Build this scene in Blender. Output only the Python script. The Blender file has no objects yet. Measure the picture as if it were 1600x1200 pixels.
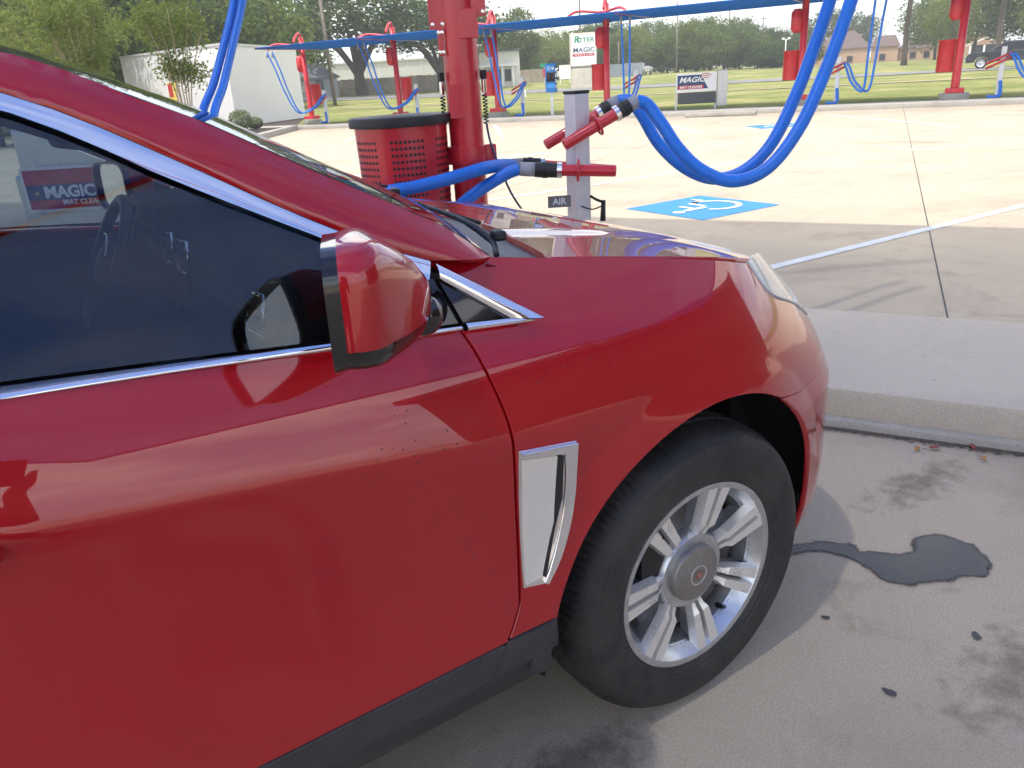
import bpy, bmesh, math, random
from mathutils import Vector, Matrix
from mathutils.geometry import delaunay_2d_cdt
sc = bpy.context.scene
C = bpy.context.scene.collection
R = math.radians
# ------------------------------------------------------------------ camera
CAM = Vector((-1.1936, -1.0956, 1.5117)); AZ, PITCH, ROLL, FPX = R(57.778), R(21.490), R(3.629), 1206.7
_f = Vector((math.cos(AZ)*math.cos(PITCH), math.sin(AZ)*math.cos(PITCH), -math.sin(PITCH)))
_r0 = Vector((math.sin(AZ), -math.cos(AZ), 0)); _u0 = _r0.cross(_f)
_r = math.cos(ROLL)*_r0 - math.sin(ROLL)*_u0; _u = math.sin(ROLL)*_r0 + math.cos(ROLL)*_u0
cd = bpy.data.cameras.new('camera'); cam = bpy.data.objects.new('camera', cd); C.objects.link(cam)
cam.matrix_world = Matrix(((_r.x, _u.x, -_f.x, CAM.x), (_r.y, _u.y, -_f.y, CAM.y), (_r.z, _u.z, -_f.z, CAM.z), (0, 0, 0, 1)))
cd.sensor_width = 36; cd.lens = 36*FPX/1600; cd.clip_start = .05; cd.clip_end = 3000
sc.camera = cam
# ------------------------------------------------------------------ sky and sun
SUN_AZ, SUN_EL = R(188), R(67)
SUN_STRENGTH, SKY_STRENGTH, EXPOSURE = 2.1, 0.15, 1.22
w = bpy.data.worlds.new('World'); sc.world = w; w.use_nodes = True
N, L = w.node_tree.nodes, w.node_tree.links
N.clear()
def nd(t, **k):
    n = N.new(t)
    for a, b in k.items(): setattr(n, a, b)
    return n
out = nd('ShaderNodeOutputWorld'); bg = nd('ShaderNodeBackground'); bg.inputs[1].default_value = SKY_STRENGTH
sky = nd('ShaderNodeTexSky', sky_type='NISHITA', sun_disc=False, sun_elevation=SUN_EL, sun_rotation=math.pi/2-SUN_AZ, air_density=1.0, dust_density=1.5, ozone_density=1.5)
tc = nd('ShaderNodeTexCoord'); sep = nd('ShaderNodeSeparateXYZ'); L.new(tc.outputs['Generated'], sep.inputs[0])
mx = nd('ShaderNodeMath', operation='MAXIMUM'); L.new(sep.outputs[2], mx.inputs[0]); mx.inputs[1].default_value = 0.0
ad = nd('ShaderNodeMath', operation='ADD'); L.new(mx.outputs[0], ad.inputs[0]); ad.inputs[1].default_value = 0.22
dv = nd('ShaderNodeVectorMath', operation='DIVIDE'); cb = nd('ShaderNodeCombineXYZ')
for i in range(3): L.new(ad.outputs[0], cb.inputs[i])
L.new(tc.outputs['Generated'], dv.inputs[0]); L.new(cb.outputs[0], dv.inputs[1])
mp = nd('ShaderNodeMapping'); L.new(dv.outputs[0], mp.inputs[0]); mp.inputs['Scale'].default_value = (1, 1, .35)
nz = nd('ShaderNodeTexNoise'); nz.inputs['Scale'].default_value = 1.7; nz.inputs['Detail'].default_value = 8; nz.inputs['Roughness'].default_value = .58
L.new(mp.outputs[0], nz.inputs['Vector'])
rp = nd('ShaderNodeMapRange'); L.new(nz.outputs[0], rp.inputs[0])
rp.inputs[1].default_value = .45; rp.inputs[2].default_value = .64; rp.inputs[3].default_value = .16; rp.inputs[4].default_value = .95
cm = nd('ShaderNodeMix', data_type='RGBA'); L.new(rp.outputs[0], cm.inputs[0]); L.new(sky.outputs[0], cm.inputs[6])
cm.inputs[7].default_value = (7.6, 7.3, 6.8, 1)
L.new(cm.outputs[2], bg.inputs[0]); L.new(bg.outputs[0], out.inputs[0])
sl = bpy.data.lights.new('sun', 'SUN'); sl.energy = SUN_STRENGTH; sl.angle = R(1.5); sl.color = (1, .95, .87)
so = bpy.data.objects.new('sun', sl); C.objects.link(so)
so.rotation_euler = Vector((math.cos(SUN_AZ)*math.cos(SUN_EL), math.sin(SUN_AZ)*math.cos(SUN_EL), math.sin(SUN_EL))).to_track_quat('Z', 'Y').to_euler()
sc.view_settings.view_transform = 'Standard'; sc.view_settings.look = 'None'; sc.view_settings.gamma = 1
sc.view_settings.use_curve_mapping = False; sc.view_settings.exposure = EXPOSURE
sc.cycles.max_bounces = 6; sc.cycles.diffuse_bounces = 3; sc.cycles.glossy_bounces = 4; sc.cycles.transmission_bounces = 4; sc.cycles.volume_bounces = 0; sc.cycles.transparent_max_bounces = 14
sc.cycles.use_adaptive_sampling = True; sc.cycles.adaptive_threshold = .03

# ------------------------------------------------------------------ helpers
def at(px, py, depth):
    """a point seen at photo pixel (px, py), depth metres in front of the camera"""
    return CAM + (_f + _r*((px-800)/FPX) - _u*((py-600)/FPX))*depth
def bearing(px, dist, z=0.):
    """ground point at horizontal distance dist in the direction of photo column px (on the horizon)"""
    hy = 174.7 - .0634*px
    d = _f + _r*((px-800)/FPX) - _u*((hy-600)/FPX); d.z = 0; d.normalize()
    return Vector((CAM.x+d.x*dist, CAM.y+d.y*dist, z))
ROW_AZ = R(119); RN = Vector((math.cos(R(29)), math.sin(R(29)), 0)); RD = Vector((math.cos(ROW_AZ), math.sin(ROW_AZ), 0))
def st(s, t, z=0.): return RN*s + RD*t + Vector((0, 0, z))
def root_loc(o):
    while o.parent: o = o.parent
    return o.location
def ob(name, V, F, m, parent=None, smooth=False, world=True, normals=None):
    """one mesh object; world=True: V in world coordinates (parent unrotated)"""
    me = bpy.data.meshes.new(name)
    off = root_loc(parent) if (parent is not None and world) else Vector((0, 0, 0))
    me.from_pydata([(v[0]-off[0], v[1]-off[1], v[2]-off[2]) for v in V], [], F)
    me.materials.append(m)
    if smooth:
        me.polygons.foreach_set('use_smooth', [True]*len(me.polygons))
    if normals is not None:
        me.normals_split_custom_set_from_vertices(normals)
    me.update()
    o = bpy.data.objects.new(name, me); C.objects.link(o)
    if parent is not None: o.parent = parent
    return o
def tag(o, label, cat, group=None, kind=None):
    if label: o['label'] = label
    if cat: o['category'] = cat
    if group: o['group'] = group
    if kind: o['kind'] = kind
    return o
def struct(o): o['kind'] = 'structure'; return o
def thing(name, label, cat, loc=(0, 0, 0), rz=0., group=None):
    o = bpy.data.objects.new(name, None); C.objects.link(o); o.location = loc; o.rotation_euler = (0, 0, rz); o.empty_display_size = .2
    return tag(o, label, cat, group)
def copy_tree(o, parent=None):
    c = o.copy(); C.objects.link(c); c.parent = parent
    for ch in list(o.children): copy_tree(ch, c)
    return c
class MB:
    def __init__(s): s.V = []; s.F = []
    def add(s, V, F):
        b = len(s.V); s.V += [tuple(v) for v in V]; s.F += [tuple(i+b for i in f) for f in F]; return s
    def box(s, c, d, rz=0., M=None):
        x, y, z = d[0]/2, d[1]/2, d[2]/2
        V = [Vector((a*x, b*y, e*z)) for e in (-1, 1) for b in (-1, 1) for a in (-1, 1)]
        m = M if M is not None else Matrix.Rotation(rz, 3, 'Z')
        V = [m @ v + Vector(c) for v in V]
        return s.add(V, [(0, 2, 3, 1), (4, 5, 7, 6), (0, 1, 5, 4), (2, 6, 7, 3), (0, 4, 6, 2), (1, 3, 7, 5)])
    def bbox(s, c, d, b=.005, rz=0.):
        """box with chamfered edges"""
        bm = bmesh.new(); bmesh.ops.create_cube(bm, size=1)
        for v in bm.verts: v.co = Vector((v.co.x*d[0], v.co.y*d[1], v.co.z*d[2]))
        bmesh.ops.bevel(bm, geom=bm.edges[:], offset=b, segments=2, affect='EDGES', profile=.5)
        m = Matrix.Rotation(rz, 3, 'Z'); bm.verts.index_update()
        s.add([m @ v.co + Vector(c) for v in bm.verts], [[v.index for v in f.verts] for f in bm.faces]); bm.free(); return s
    def tube(s, P, r, n=10, cap=True, closed=False):
        P = [Vector(p) for p in P]; k = len(P); rr = r if isinstance(r, (list, tuple)) else [r]*k
        T = []
        for i in range(k):
            a = P[(i-1) % k] if (closed or i > 0) else P[i]; b = P[(i+1) % k] if (closed or i < k-1) else P[i]
            T.append((b-a).normalized())
        x = T[0].orthogonal().normalized(); V = []; F = []
        for i in range(k):
            x = (x - T[i]*x.dot(T[i])).normalized(); y = T[i].cross(x)
            for j in range(n):
                a = 2*math.pi*j/n; V.append(P[i] + (x*math.cos(a)+y*math.sin(a))*rr[i])
        for i in range(k-1 if not closed else k):
            i2 = (i+1) % k
            for j in range(n): F.append((i*n+j, i*n+(j+1) % n, i2*n+(j+1) % n, i2*n+j))
        if cap and not closed: F += [tuple(range(n))[::-1], tuple((k-1)*n+j for j in range(n))]
        return s.add(V, F)
    def lathe(s, prof, n=32, M=None, c=(0, 0, 0), cap0=False, cap1=False):
        """prof: [(r, h)] around local z, M 3x3 rotation"""
        m = M if M is not None else Matrix.Identity(3); V = []; F = []; k = len(prof)
        for r, h in prof:
            for j in range(n):
                a = 2*math.pi*j/n; V.append(m @ Vector((r*math.cos(a), r*math.sin(a), h)) + Vector(c))
        for i in range(k-1):
            for j in range(n): F.append((i*n+j, i*n+(j+1) % n, (i+1)*n+(j+1) % n, (i+1)*n+j))
        if cap0: F.append(tuple(range(n))[::-1])
        if cap1: F.append(tuple((k-1)*n+j for j in range(n)))
        return s.add(V, F)
    def prism(s, poly, z0, z1, f=lambda x, y, z: (x, y, z)):
        n = len(poly)
        a = sum(poly[i][0]*poly[(i+1) % n][1]-poly[(i+1) % n][0]*poly[i][1] for i in range(n))
        if a < 0: poly = poly[::-1]
        V = [f(x, y, z0) for x, y in poly] + [f(x, y, z1) for x, y in poly]
        return s.add(V, [tuple(range(n))[::-1], tuple(range(n, 2*n))] + [(i, (i+1) % n, n+(i+1) % n, n+i) for i in range(n)])
    def build(s, name, m, parent=None, smooth=False, world=True):
        return ob(name, s.V, s.F, m, parent, smooth, world)
def auto(o, deg=35):
    """smooth shading with sharp edges by angle"""
    me = o.data; bm = bmesh.new(); bm.from_mesh(me); lim = math.radians(deg)
    for e in bm.edges:
        e.smooth = not (len(e.link_faces) == 2 and e.calc_face_angle(0) > lim)
    for f in bm.faces: f.smooth = True
    bm.to_mesh(me); bm.free(); return o
def smooth_path(P, n=8):
    P = [Vector(p) for p in P]; Q = []
    for i in range(len(P)-1):
        a = P[max(0, i-1)]; b = P[i]; c = P[i+1]; d = P[min(len(P)-1, i+2)]
        for k in range(n):
            t = k/n
            Q.append(.5*((2*b)+(c-a)*t+(2*a-5*b+4*c-d)*t*t+(-a+3*b-3*c+d)*t**3))
    Q.append(P[-1]); return Q
def text_mesh(body, size, extrude=.002, align='CENTER', squeeze=1., shear=0., bold=0.):
    cu = bpy.data.curves.new('lettering', 'FONT'); cu.body = body; cu.size = size; cu.extrude = extrude; cu.align_x = align; cu.align_y = 'CENTER'
    cu.shear = shear; cu.offset = bold; cu.resolution_u = 3
    o = bpy.data.objects.new('lettering', cu); C.objects.link(o)
    dg = bpy.context.evaluated_depsgraph_get(); me = bpy.data.meshes.new_from_object(o.evaluated_get(dg))
    V = [(v.co.x*squeeze, v.co.y, v.co.z) for v in me.vertices]; F = [tuple(p.vertices) for p in me.polygons]
    bpy.data.objects.remove(o); bpy.data.curves.remove(cu); bpy.data.meshes.remove(me)
    return V, F
# ------------------------------------------------------------------ materials
def pm(name, col, rough=.5, metal=0., coat=0., spec=.5, var=0., vscale=8., bump=0., bscale=40., rvar=0., **kw):
    m = bpy.data.materials.new(name); m.use_nodes = True; n = m.node_tree.nodes; l = m.node_tree.links
    b = n['Principled BSDF']; b.inputs['Base Color'].default_value = (*col, 1); b.inputs['Roughness'].default_value = rough
    b.inputs['Metallic'].default_value = metal; b.inputs['Coat Weight'].default_value = coat; b.inputs['Coat Roughness'].default_value = .015
    b.inputs['Specular IOR Level'].default_value = spec
    for k, v in kw.items(): b.inputs[k.replace('_', ' ')].default_value = v
    if var or bump or rvar:
        t = n.new('ShaderNodeTexCoord')
        z = n.new('ShaderNodeTexNoise'); z.inputs['Scale'].default_value = vscale; z.inputs['Detail'].default_value = 6; z.inputs['Roughness'].default_value = .6
        l.new(t.outputs['Object'], z.inputs['Vector'])
        if var:
            r = n.new('ShaderNodeMapRange'); r.inputs[1].default_value = .3; r.inputs[2].default_value = .7; r.inputs[3].default_value = 1-var; r.inputs[4].default_value = 1+var
            l.new(z.outputs[0], r.inputs[0])
            mi = n.new('ShaderNodeVectorMath'); mi.operation = 'SCALE'; mi.inputs[0].default_value = col; l.new(r.outputs[0], mi.inputs['Scale']); l.new(mi.outputs[0], b.inputs['Base Color'])
        if rvar:
            r2 = n.new('ShaderNodeMapRange'); r2.inputs[1].default_value = .3; r2.inputs[2].default_value = .7; r2.inputs[3].default_value = max(0, rough-rvar); r2.inputs[4].default_value = rough+rvar
            l.new(z.outputs[0], r2.inputs[0]); l.new(r2.outputs[0], b.inputs['Roughness'])
        if bump:
            z2 = n.new('ShaderNodeTexNoise'); z2.inputs['Scale'].default_value = bscale; z2.inputs['Detail'].default_value = 4; l.new(t.outputs['Object'], z2.inputs['Vector'])
            bp = n.new('ShaderNodeBump'); bp.inputs['Strength'].default_value = bump; bp.inputs['Distance'].default_value = .01; l.new(z2.outputs[0], bp.inputs['Height']); l.new(bp.outputs[0], b.inputs['Normal'])
    return m
def glass_mat(name, tint, ior=1.5, gcol=(1, 1, 1), haze=0., hcol=(.5, .5, .5)):
    m = bpy.data.materials.new(name); m.use_nodes = True; n = m.node_tree.nodes; l = m.node_tree.links; n.clear()
    o = n.new('ShaderNodeOutputMaterial'); t = n.new('ShaderNodeBsdfTransparent'); t.inputs[0].default_value = (*tint, 1)
    g = n.new('ShaderNodeBsdfGlossy'); g.inputs['Roughness'].default_value = 0.0; g.inputs[0].default_value = (*gcol, 1)
    f = n.new('ShaderNodeFresnel'); f.inputs[0].default_value = ior; mxx = n.new('ShaderNodeMixShader'); a = t
    if haze:
        d = n.new('ShaderNodeBsdfDiffuse'); d.inputs[0].default_value = (*hcol, 1); q = n.new('ShaderNodeMixShader'); q.inputs[0].default_value = haze
        l.new(t.outputs[0], q.inputs[1]); l.new(d.outputs[0], q.inputs[2]); a = q
    l.new(f.outputs[0], mxx.inputs[0]); l.new(a.outputs[0], mxx.inputs[1]); l.new(g.outputs[0], mxx.inputs[2]); l.new(mxx.outputs[0], o.inputs[0])
    return m
def concrete(name, c1, c2, stain, stain_amt=.5, scale=1., bump=.35):
    m = bpy.data.materials.new(name); m.use_nodes = True; n = m.node_tree.nodes; l = m.node_tree.links; b = n['Principled BSDF']; b.inputs['Roughness'].default_value = .85
    b.inputs['Specular IOR Level'].default_value = .3
    t = n.new('ShaderNodeTexCoord')
    def noise(s, d=6, r=.6, dist=0.):
        z = n.new('ShaderNodeTexNoise'); z.inputs['Scale'].default_value = s*scale; z.inputs['Detail'].default_value = d; z.inputs['Roughness'].default_value = r; z.inputs['Distortion'].default_value = dist
        l.new(t.outputs['Object'], z.inputs['Vector']); return z.outputs[0]
    def rng(x, a, bb, c, d):
        r = n.new('ShaderNodeMapRange'); l.new(x, r.inputs[0])
        for i, v in enumerate((a, bb, c, d)): r.inputs[i+1].default_value = v
        return r.outputs[0]
    def mix(fac, a, bb, mode='MIX'):
        q = n.new('ShaderNodeMix'); q.data_type = 'RGBA'; q.blend_type = mode
        for s_, v in ((0, fac), (6, a), (7, bb)):
            if hasattr(v, 'links') or hasattr(v, 'is_linked'): l.new(v, q.inputs[s_])
            else: q.inputs[s_].default_value = v if s_ == 0 else (*v, 1)
        return q.outputs[2]
    c = mix(rng(noise(.55, 7, .62), .35, .65, 0, 1), c1, c2)
    c = mix(rng(noise(.9, 8, .66, .6), .52, .72, 0, stain_amt), c, stain)
    c = mix(rng(noise(2.6, 8, .7, 1.2), .56, .70, 0, stain_amt*.6), c, (stain[0]*.8, stain[1]*.78, stain[2]*.75))
    c = mix(rng(noise(170, 2, .7), .38, .66, 0, .62), c, (c1[0]*.55, c1[1]*.53, c1[2]*.5))
    c = mix(rng(noise(330, 1, .5), .56, .72, 0, .35), c, (.62, .58, .52))
    sp = n.new('ShaderNodeTexVoronoi'); sp.inputs['Scale'].default_value = 5*scale; l.new(t.outputs['Object'], sp.inputs['Vector'])
    c = mix(rng(sp.outputs[0], .02, .045, .45, 0), c, (.05, .047, .045))
    l.new(c, b.inputs['Base Color'])
    bp = n.new('ShaderNodeBump'); bp.inputs['Strength'].default_value = bump; bp.inputs['Distance'].default_value = .004
    ad = n.new('ShaderNodeMath'); ad.operation = 'ADD'; l.new(noise(140, 3, .7), ad.inputs[0]); l.new(noise(12, 4, .5), ad.inputs[1]); l.new(ad.outputs[0], bp.inputs['Height']); l.new(bp.outputs[0], b.inputs['Normal'])
    return m
def leaf_mat(name, c1, c2, trans=.3):
    m = bpy.data.materials.new(name); m.use_nodes = True; n = m.node_tree.nodes; l = m.node_tree.links; n.clear()
    o = n.new('ShaderNodeOutputMaterial'); d = n.new('ShaderNodeBsdfDiffuse'); tr = n.new('ShaderNodeBsdfTranslucent'); x = n.new('ShaderNodeMixShader'); x.inputs[0].default_value = trans
    g = n.new('ShaderNodeNewGeometry'); q = n.new('ShaderNodeMix'); q.data_type = 'RGBA'; q.inputs[6].default_value = (*c1, 1); q.inputs[7].default_value = (*c2, 1)
    oi = n.new('ShaderNodeObjectInfo'); a2 = n.new('ShaderNodeMath'); a2.operation = 'MULTIPLY_ADD'; a2.inputs[1].default_value = .6; l.new(g.outputs['Random Per Island'], a2.inputs[0])
    m2 = n.new('ShaderNodeMath'); m2.operation = 'MULTIPLY'; m2.inputs[1].default_value = .4; l.new(oi.outputs['Random'], m2.inputs[0]); l.new(m2.outputs[0], a2.inputs[2])
    l.new(a2.outputs[0], q.inputs[0])
    l.new(q.outputs[2], d.inputs[0]); l.new(q.outputs[2], tr.inputs[0]); l.new(d.outputs[0], x.inputs[1]); l.new(tr.outputs[0], x.inputs[2]); l.new(x.outputs[0], o.inputs[0])
    return m
def fabric_mat(name, col, trans=.5, knit=.09):
    m = bpy.data.materials.new(name); m.use_nodes = True; n = m.node_tree.nodes; l = m.node_tree.links; n.clear()
    o = n.new('ShaderNodeOutputMaterial'); d = n.new('ShaderNodeBsdfDiffuse'); tr = n.new('ShaderNodeBsdfTranslucent'); x = n.new('ShaderNodeMixShader'); x.inputs[0].default_value = trans
    d.inputs[0].default_value = (*col, 1); tr.inputs[0].default_value = (*col, 1)
    # open knit lets part of the light straight through
    tp = n.new('ShaderNodeBsdfTransparent'); tp.inputs[0].default_value = (.95, .97, 1, 1); y = n.new('ShaderNodeMixShader'); y.inputs[0].default_value = knit
    l.new(d.outputs[0], x.inputs[1]); l.new(tr.outputs[0], x.inputs[2]); l.new(x.outputs[0], y.inputs[1]); l.new(tp.outputs[0], y.inputs[2]); l.new(y.outputs[0], o.inputs[0]); return m
M = {}
M['paint'] = pm('red_car_paint', (.33, .0026, .008), .36, .0, 1., spec=.12, var=.04, vscale=2., Coat_IOR=1.6)
M['chrome'] = pm('chrome', (.86, .86, .88), .05, 1., rvar=.02, vscale=30)
M['vent_plate'] = pm('pale_satin_plate', (.86, .83, .77), .25, .55)
M['satin_chrome'] = pm('satin_chrome', (.80, .78, .74), .22, 1., rvar=.08, vscale=40)
M['piano'] = pm('gloss_black_plastic', (.006, .006, .007), .06, 0, .6)
M['clad'] = pm('grey_black_cladding', (.034, .032, .034), .55, var=.25, vscale=25, bump=.15, bscale=300)
M['blackp'] = pm('black_plastic', (.012, .012, .013), .5)
M['rubber_seal'] = pm('black_rubber_seal', (.008, .008, .008), .6)
M['tyre'] = pm('tyre_rubber', (.017, .017, .018), .62, var=.35, vscale=14, bump=.12, bscale=200)
def tyre_material():
    m = M['tyre']; n = m.node_tree.nodes; l = m.node_tree.links; b = n['Principled BSDF']; t = n.new('ShaderNodeTexCoord')
    z = n.new('ShaderNodeTexNoise'); z.inputs['Scale'].default_value = 9; z.inputs['Detail'].default_value = 8; z.inputs['Roughness'].default_value = .7; l.new(t.outputs['Object'], z.inputs['Vector'])
    r = n.new('ShaderNodeMapRange'); l.new(z.outputs[0], r.inputs[0]); r.inputs[1].default_value = .42; r.inputs[2].default_value = .72; r.inputs[3].default_value = 0; r.inputs[4].default_value = .75
    q = n.new('ShaderNodeMix'); q.data_type = 'RGBA'; l.new(r.outputs[0], q.inputs[0]); q.inputs[6].default_value = (.014, .014, .015, 1); q.inputs[7].default_value = (.062, .053, .044, 1); l.new(q.outputs[2], b.inputs['Base Color'])
tyre_material()
M['alloy'] = pm('silver_painted_alloy', (.56, .57, .58), .28, .85, .3, var=.12, vscale=40)
M['disc'] = pm('brake_disc_steel', (.16, .15, .15), .45, .8)
M['interior'] = pm('charcoal_interior', (.030, .030, .033), .6, bump=.1, bscale=200)
M['leather'] = pm('black_leather', (.024, .024, .027), .42, bump=.15, bscale=120)
M['glass'] = glass_mat('tinted_window_glass', (.46, .53, .57), 1.72)
M['wind'] = glass_mat('windscreen_glass', (.62, .70, .68), 1.52)
M['lens'] = glass_mat('headlight_lens', (.90, .93, .95), 1.6, haze=.5, hcol=(.80, .84, .86))
M['mirror'] = pm('mirror_glass', (.92, .94, .95), .0, 1.)
M['red'] = pm('red_powder_coat', (.55, .018, .030), .33, 0, .35, var=.08, vscale=5)
M['redlit'] = pm('red_powder_coat_lit', (.60, .024, .034), .4, 0, .2, var=.12, vscale=3)  # lit copy of the red coat: sunlight put into the colour, also rougher
M['blue_hose'] = pm('blue_hose_plastic', (.014, .165, .64), .42, var=.1, vscale=20)
M['greycuff'] = pm('grey_rubber_cuff', (.30, .31, .33), .5)
M['blackrub'] = pm('black_rubber', (.016, .016, .017), .5)
M['alu'] = pm('brushed_grey_aluminium', (.66, .66, .67), .45, .25, var=.08, vscale=12, bump=.1, bscale=90)
M['white'] = pm('white_paint', (.78, .78, .76), .6)
M['fabric'] = fabric_mat('blue_shade_fabric', (.010, .10, .44), .40, .20)
M['fabric_far'] = fabric_mat('blue_shade_fabric_dense', (.020, .11, .36), .15, .0)
# ================================================================== setting
def sstep(a, b, x):
    t = min(1, max(0, (x-a)/(b-a))); return t*t*(3-2*t)
CURB_S = 26.0
def terr(p):
    r = math.hypot(p[0]-CAM.x, p[1]-CAM.y)
    a = math.degrees(math.atan2(p[1]-CAM.y, p[0]-CAM.x))
    return .12 + (.32+.54*sstep(33, 44, a))*sstep(66, 112, r) + .9*sstep(190, 700, r)
def gpt(px, dist):
    p = bearing(px, dist); p.z = terr(p); return p
def grass_material():
    m = bpy.data.materials.new('field_grass'); m.use_nodes = True; n = m.node_tree.nodes; l = m.node_tree.links; b = n['Principled BSDF']; b.inputs['Roughness'].default_value = .95; b.inputs['Specular IOR Level'].default_value = .1
    t = n.new('ShaderNodeTexCoord')
    def noise(s, d=6, r=.6):
        z = n.new('ShaderNodeTexNoise'); z.inputs['Scale'].default_value = s; z.inputs['Detail'].default_value = d; z.inputs['Roughness'].default_value = r; l.new(t.outputs['Object'], z.inputs['Vector']); return z.outputs[0]
    r = n.new('ShaderNodeValToRGB'); l.new(noise(.22, 8, .68), r.inputs[0]); e = r.color_ramp.elements
    e[0].position = .33; e[0].color = (.13, .165, .045, 1); e[1].position = .68; e[1].color = (.38, .33, .16, 1)
    k = e.new(.5); k.color = (.23, .245, .085, 1)
    q = n.new('ShaderNodeMix'); q.data_type = 'RGBA'; q.blend_type = 'MULTIPLY'; q.inputs[0].default_value = .7; l.new(r.outputs[0], q.inputs[6])
    r2 = n.new('ShaderNodeMapRange'); l.new(noise(9, 5, .75), r2.inputs[0]); r2.inputs[1].default_value = .3; r2.inputs[2].default_value = .7; r2.inputs[3].default_value = .45; r2.inputs[4].default_value = 1.35
    l.new(r2.outputs[0], q.inputs[7]); l.new(q.outputs[2], b.inputs['Base Color'])
    bp = n.new('ShaderNodeBump'); bp.inputs['Strength'].default_value = .8; bp.inputs['Distance'].default_value = .1; l.new(noise(9, 5, .75), bp.inputs['Height']); l.new(bp.outputs[0], b.inputs['Normal'])
    return m
M['grass'] = grass_material()
M['lot'] = concrete('lot_concrete', (.48, .405, .305), (.395, .335, .26), (.27, .225, .175), .8)
M['island'] = concrete('island_concrete', (.55, .48, .385), (.48, .425, .35), (.34, .30, .25), .55)
M['kerb'] = concrete('kerb_concrete', (.42, .395, .35), (.36, .34, .31), (.20, .19, .17), .6)
M['joint'] = pm('joint_filler', (.045, .045, .048), .8)
M['stripe'] = pm('worn_white_road_paint', (.50, .53, .55), .7, var=.22, vscale=6)
M['hblue'] = pm('blue_road_paint', (.025, .19, .47), .7, var=.12, vscale=4)
M['yellow'] = pm('faded_yellow_road_paint', (.62, .50, .28), .75, var=.15, vscale=3)
M['asphalt'] = pm('road_asphalt', (.17, .165, .16), .9, var=.1, vscale=.5)
M['dirt'] = pm('dry_dirt', (.30, .25, .16), .95, var=.2, vscale=1.)
M['mulch'] = pm('dark_mulch', (.045, .030, .024), .95, var=.5, vscale=9, bump=.8, bscale=20)
# ground sheet reaching the horizon
ss = [-900, -300, -80, CURB_S+.02, CURB_S+.06] + [28+2.5*i for i in range(36)] + [125, 140, 160, 200, 260, 350, 500, 900]
ts = [-900, -500, -300, -200] + [-150+10*i for i in range(36)] + [260, 350, 500, 900]
V = []; F = []
for s in ss:
    for t in ts:
        p = st(s, t); V.append((p.x, p.y, terr(p) if s > CURB_S+.04 else -.10))
nt = len(ts)
for i in range(len(ss)-1):
    for j in range(nt-1): F.append((i*nt+j, (i+1)*nt+j, (i+1)*nt+j+1, i*nt+j+1))
struct(ob('grass_field', V, F, M['grass'], smooth=True))
def sheet(name, pts, z, m): return ob(name, [(p[0], p[1], z) for p in pts], [tuple(range(len(pts)))], m)
def quad_line(a, b, wd):
    a = Vector(a).to_3d(); b = Vector(b).to_3d(); d = (b-a).normalized(); nn = Vector((-d.y, d.x, 0))*wd/2
    return [a-nn, b-nn, b+nn, a+nn]
struct(sheet('parking_lot', [st(-45, -70), st(CURB_S-.14, -70), st(CURB_S-.14, 90), st(-45, 90)], 0, M['lot']))
# expansion joints of the slab
for i, tt in enumerate((-5.95, -.35, 5.25, 10.85, 16.4)):
    lead = .25 if i == 1 else 0
    struct(sheet('slab_joint', quad_line(st(3.18, tt-lead), st(CURB_S-.2, tt+ .95 if i == 1 else tt), .010), .002, M['joint']))
for sv in (-3.9, 14.9): struct(sheet('slab_joint', quad_line(st(sv, -40), st(sv, 60), .012), .0022, M['joint']))
for tt in (-6.1, 5.2): struct(sheet('slab_joint', quad_line(st(-20, tt), st(1.82, tt), .012), .0022, M['joint']))
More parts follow.
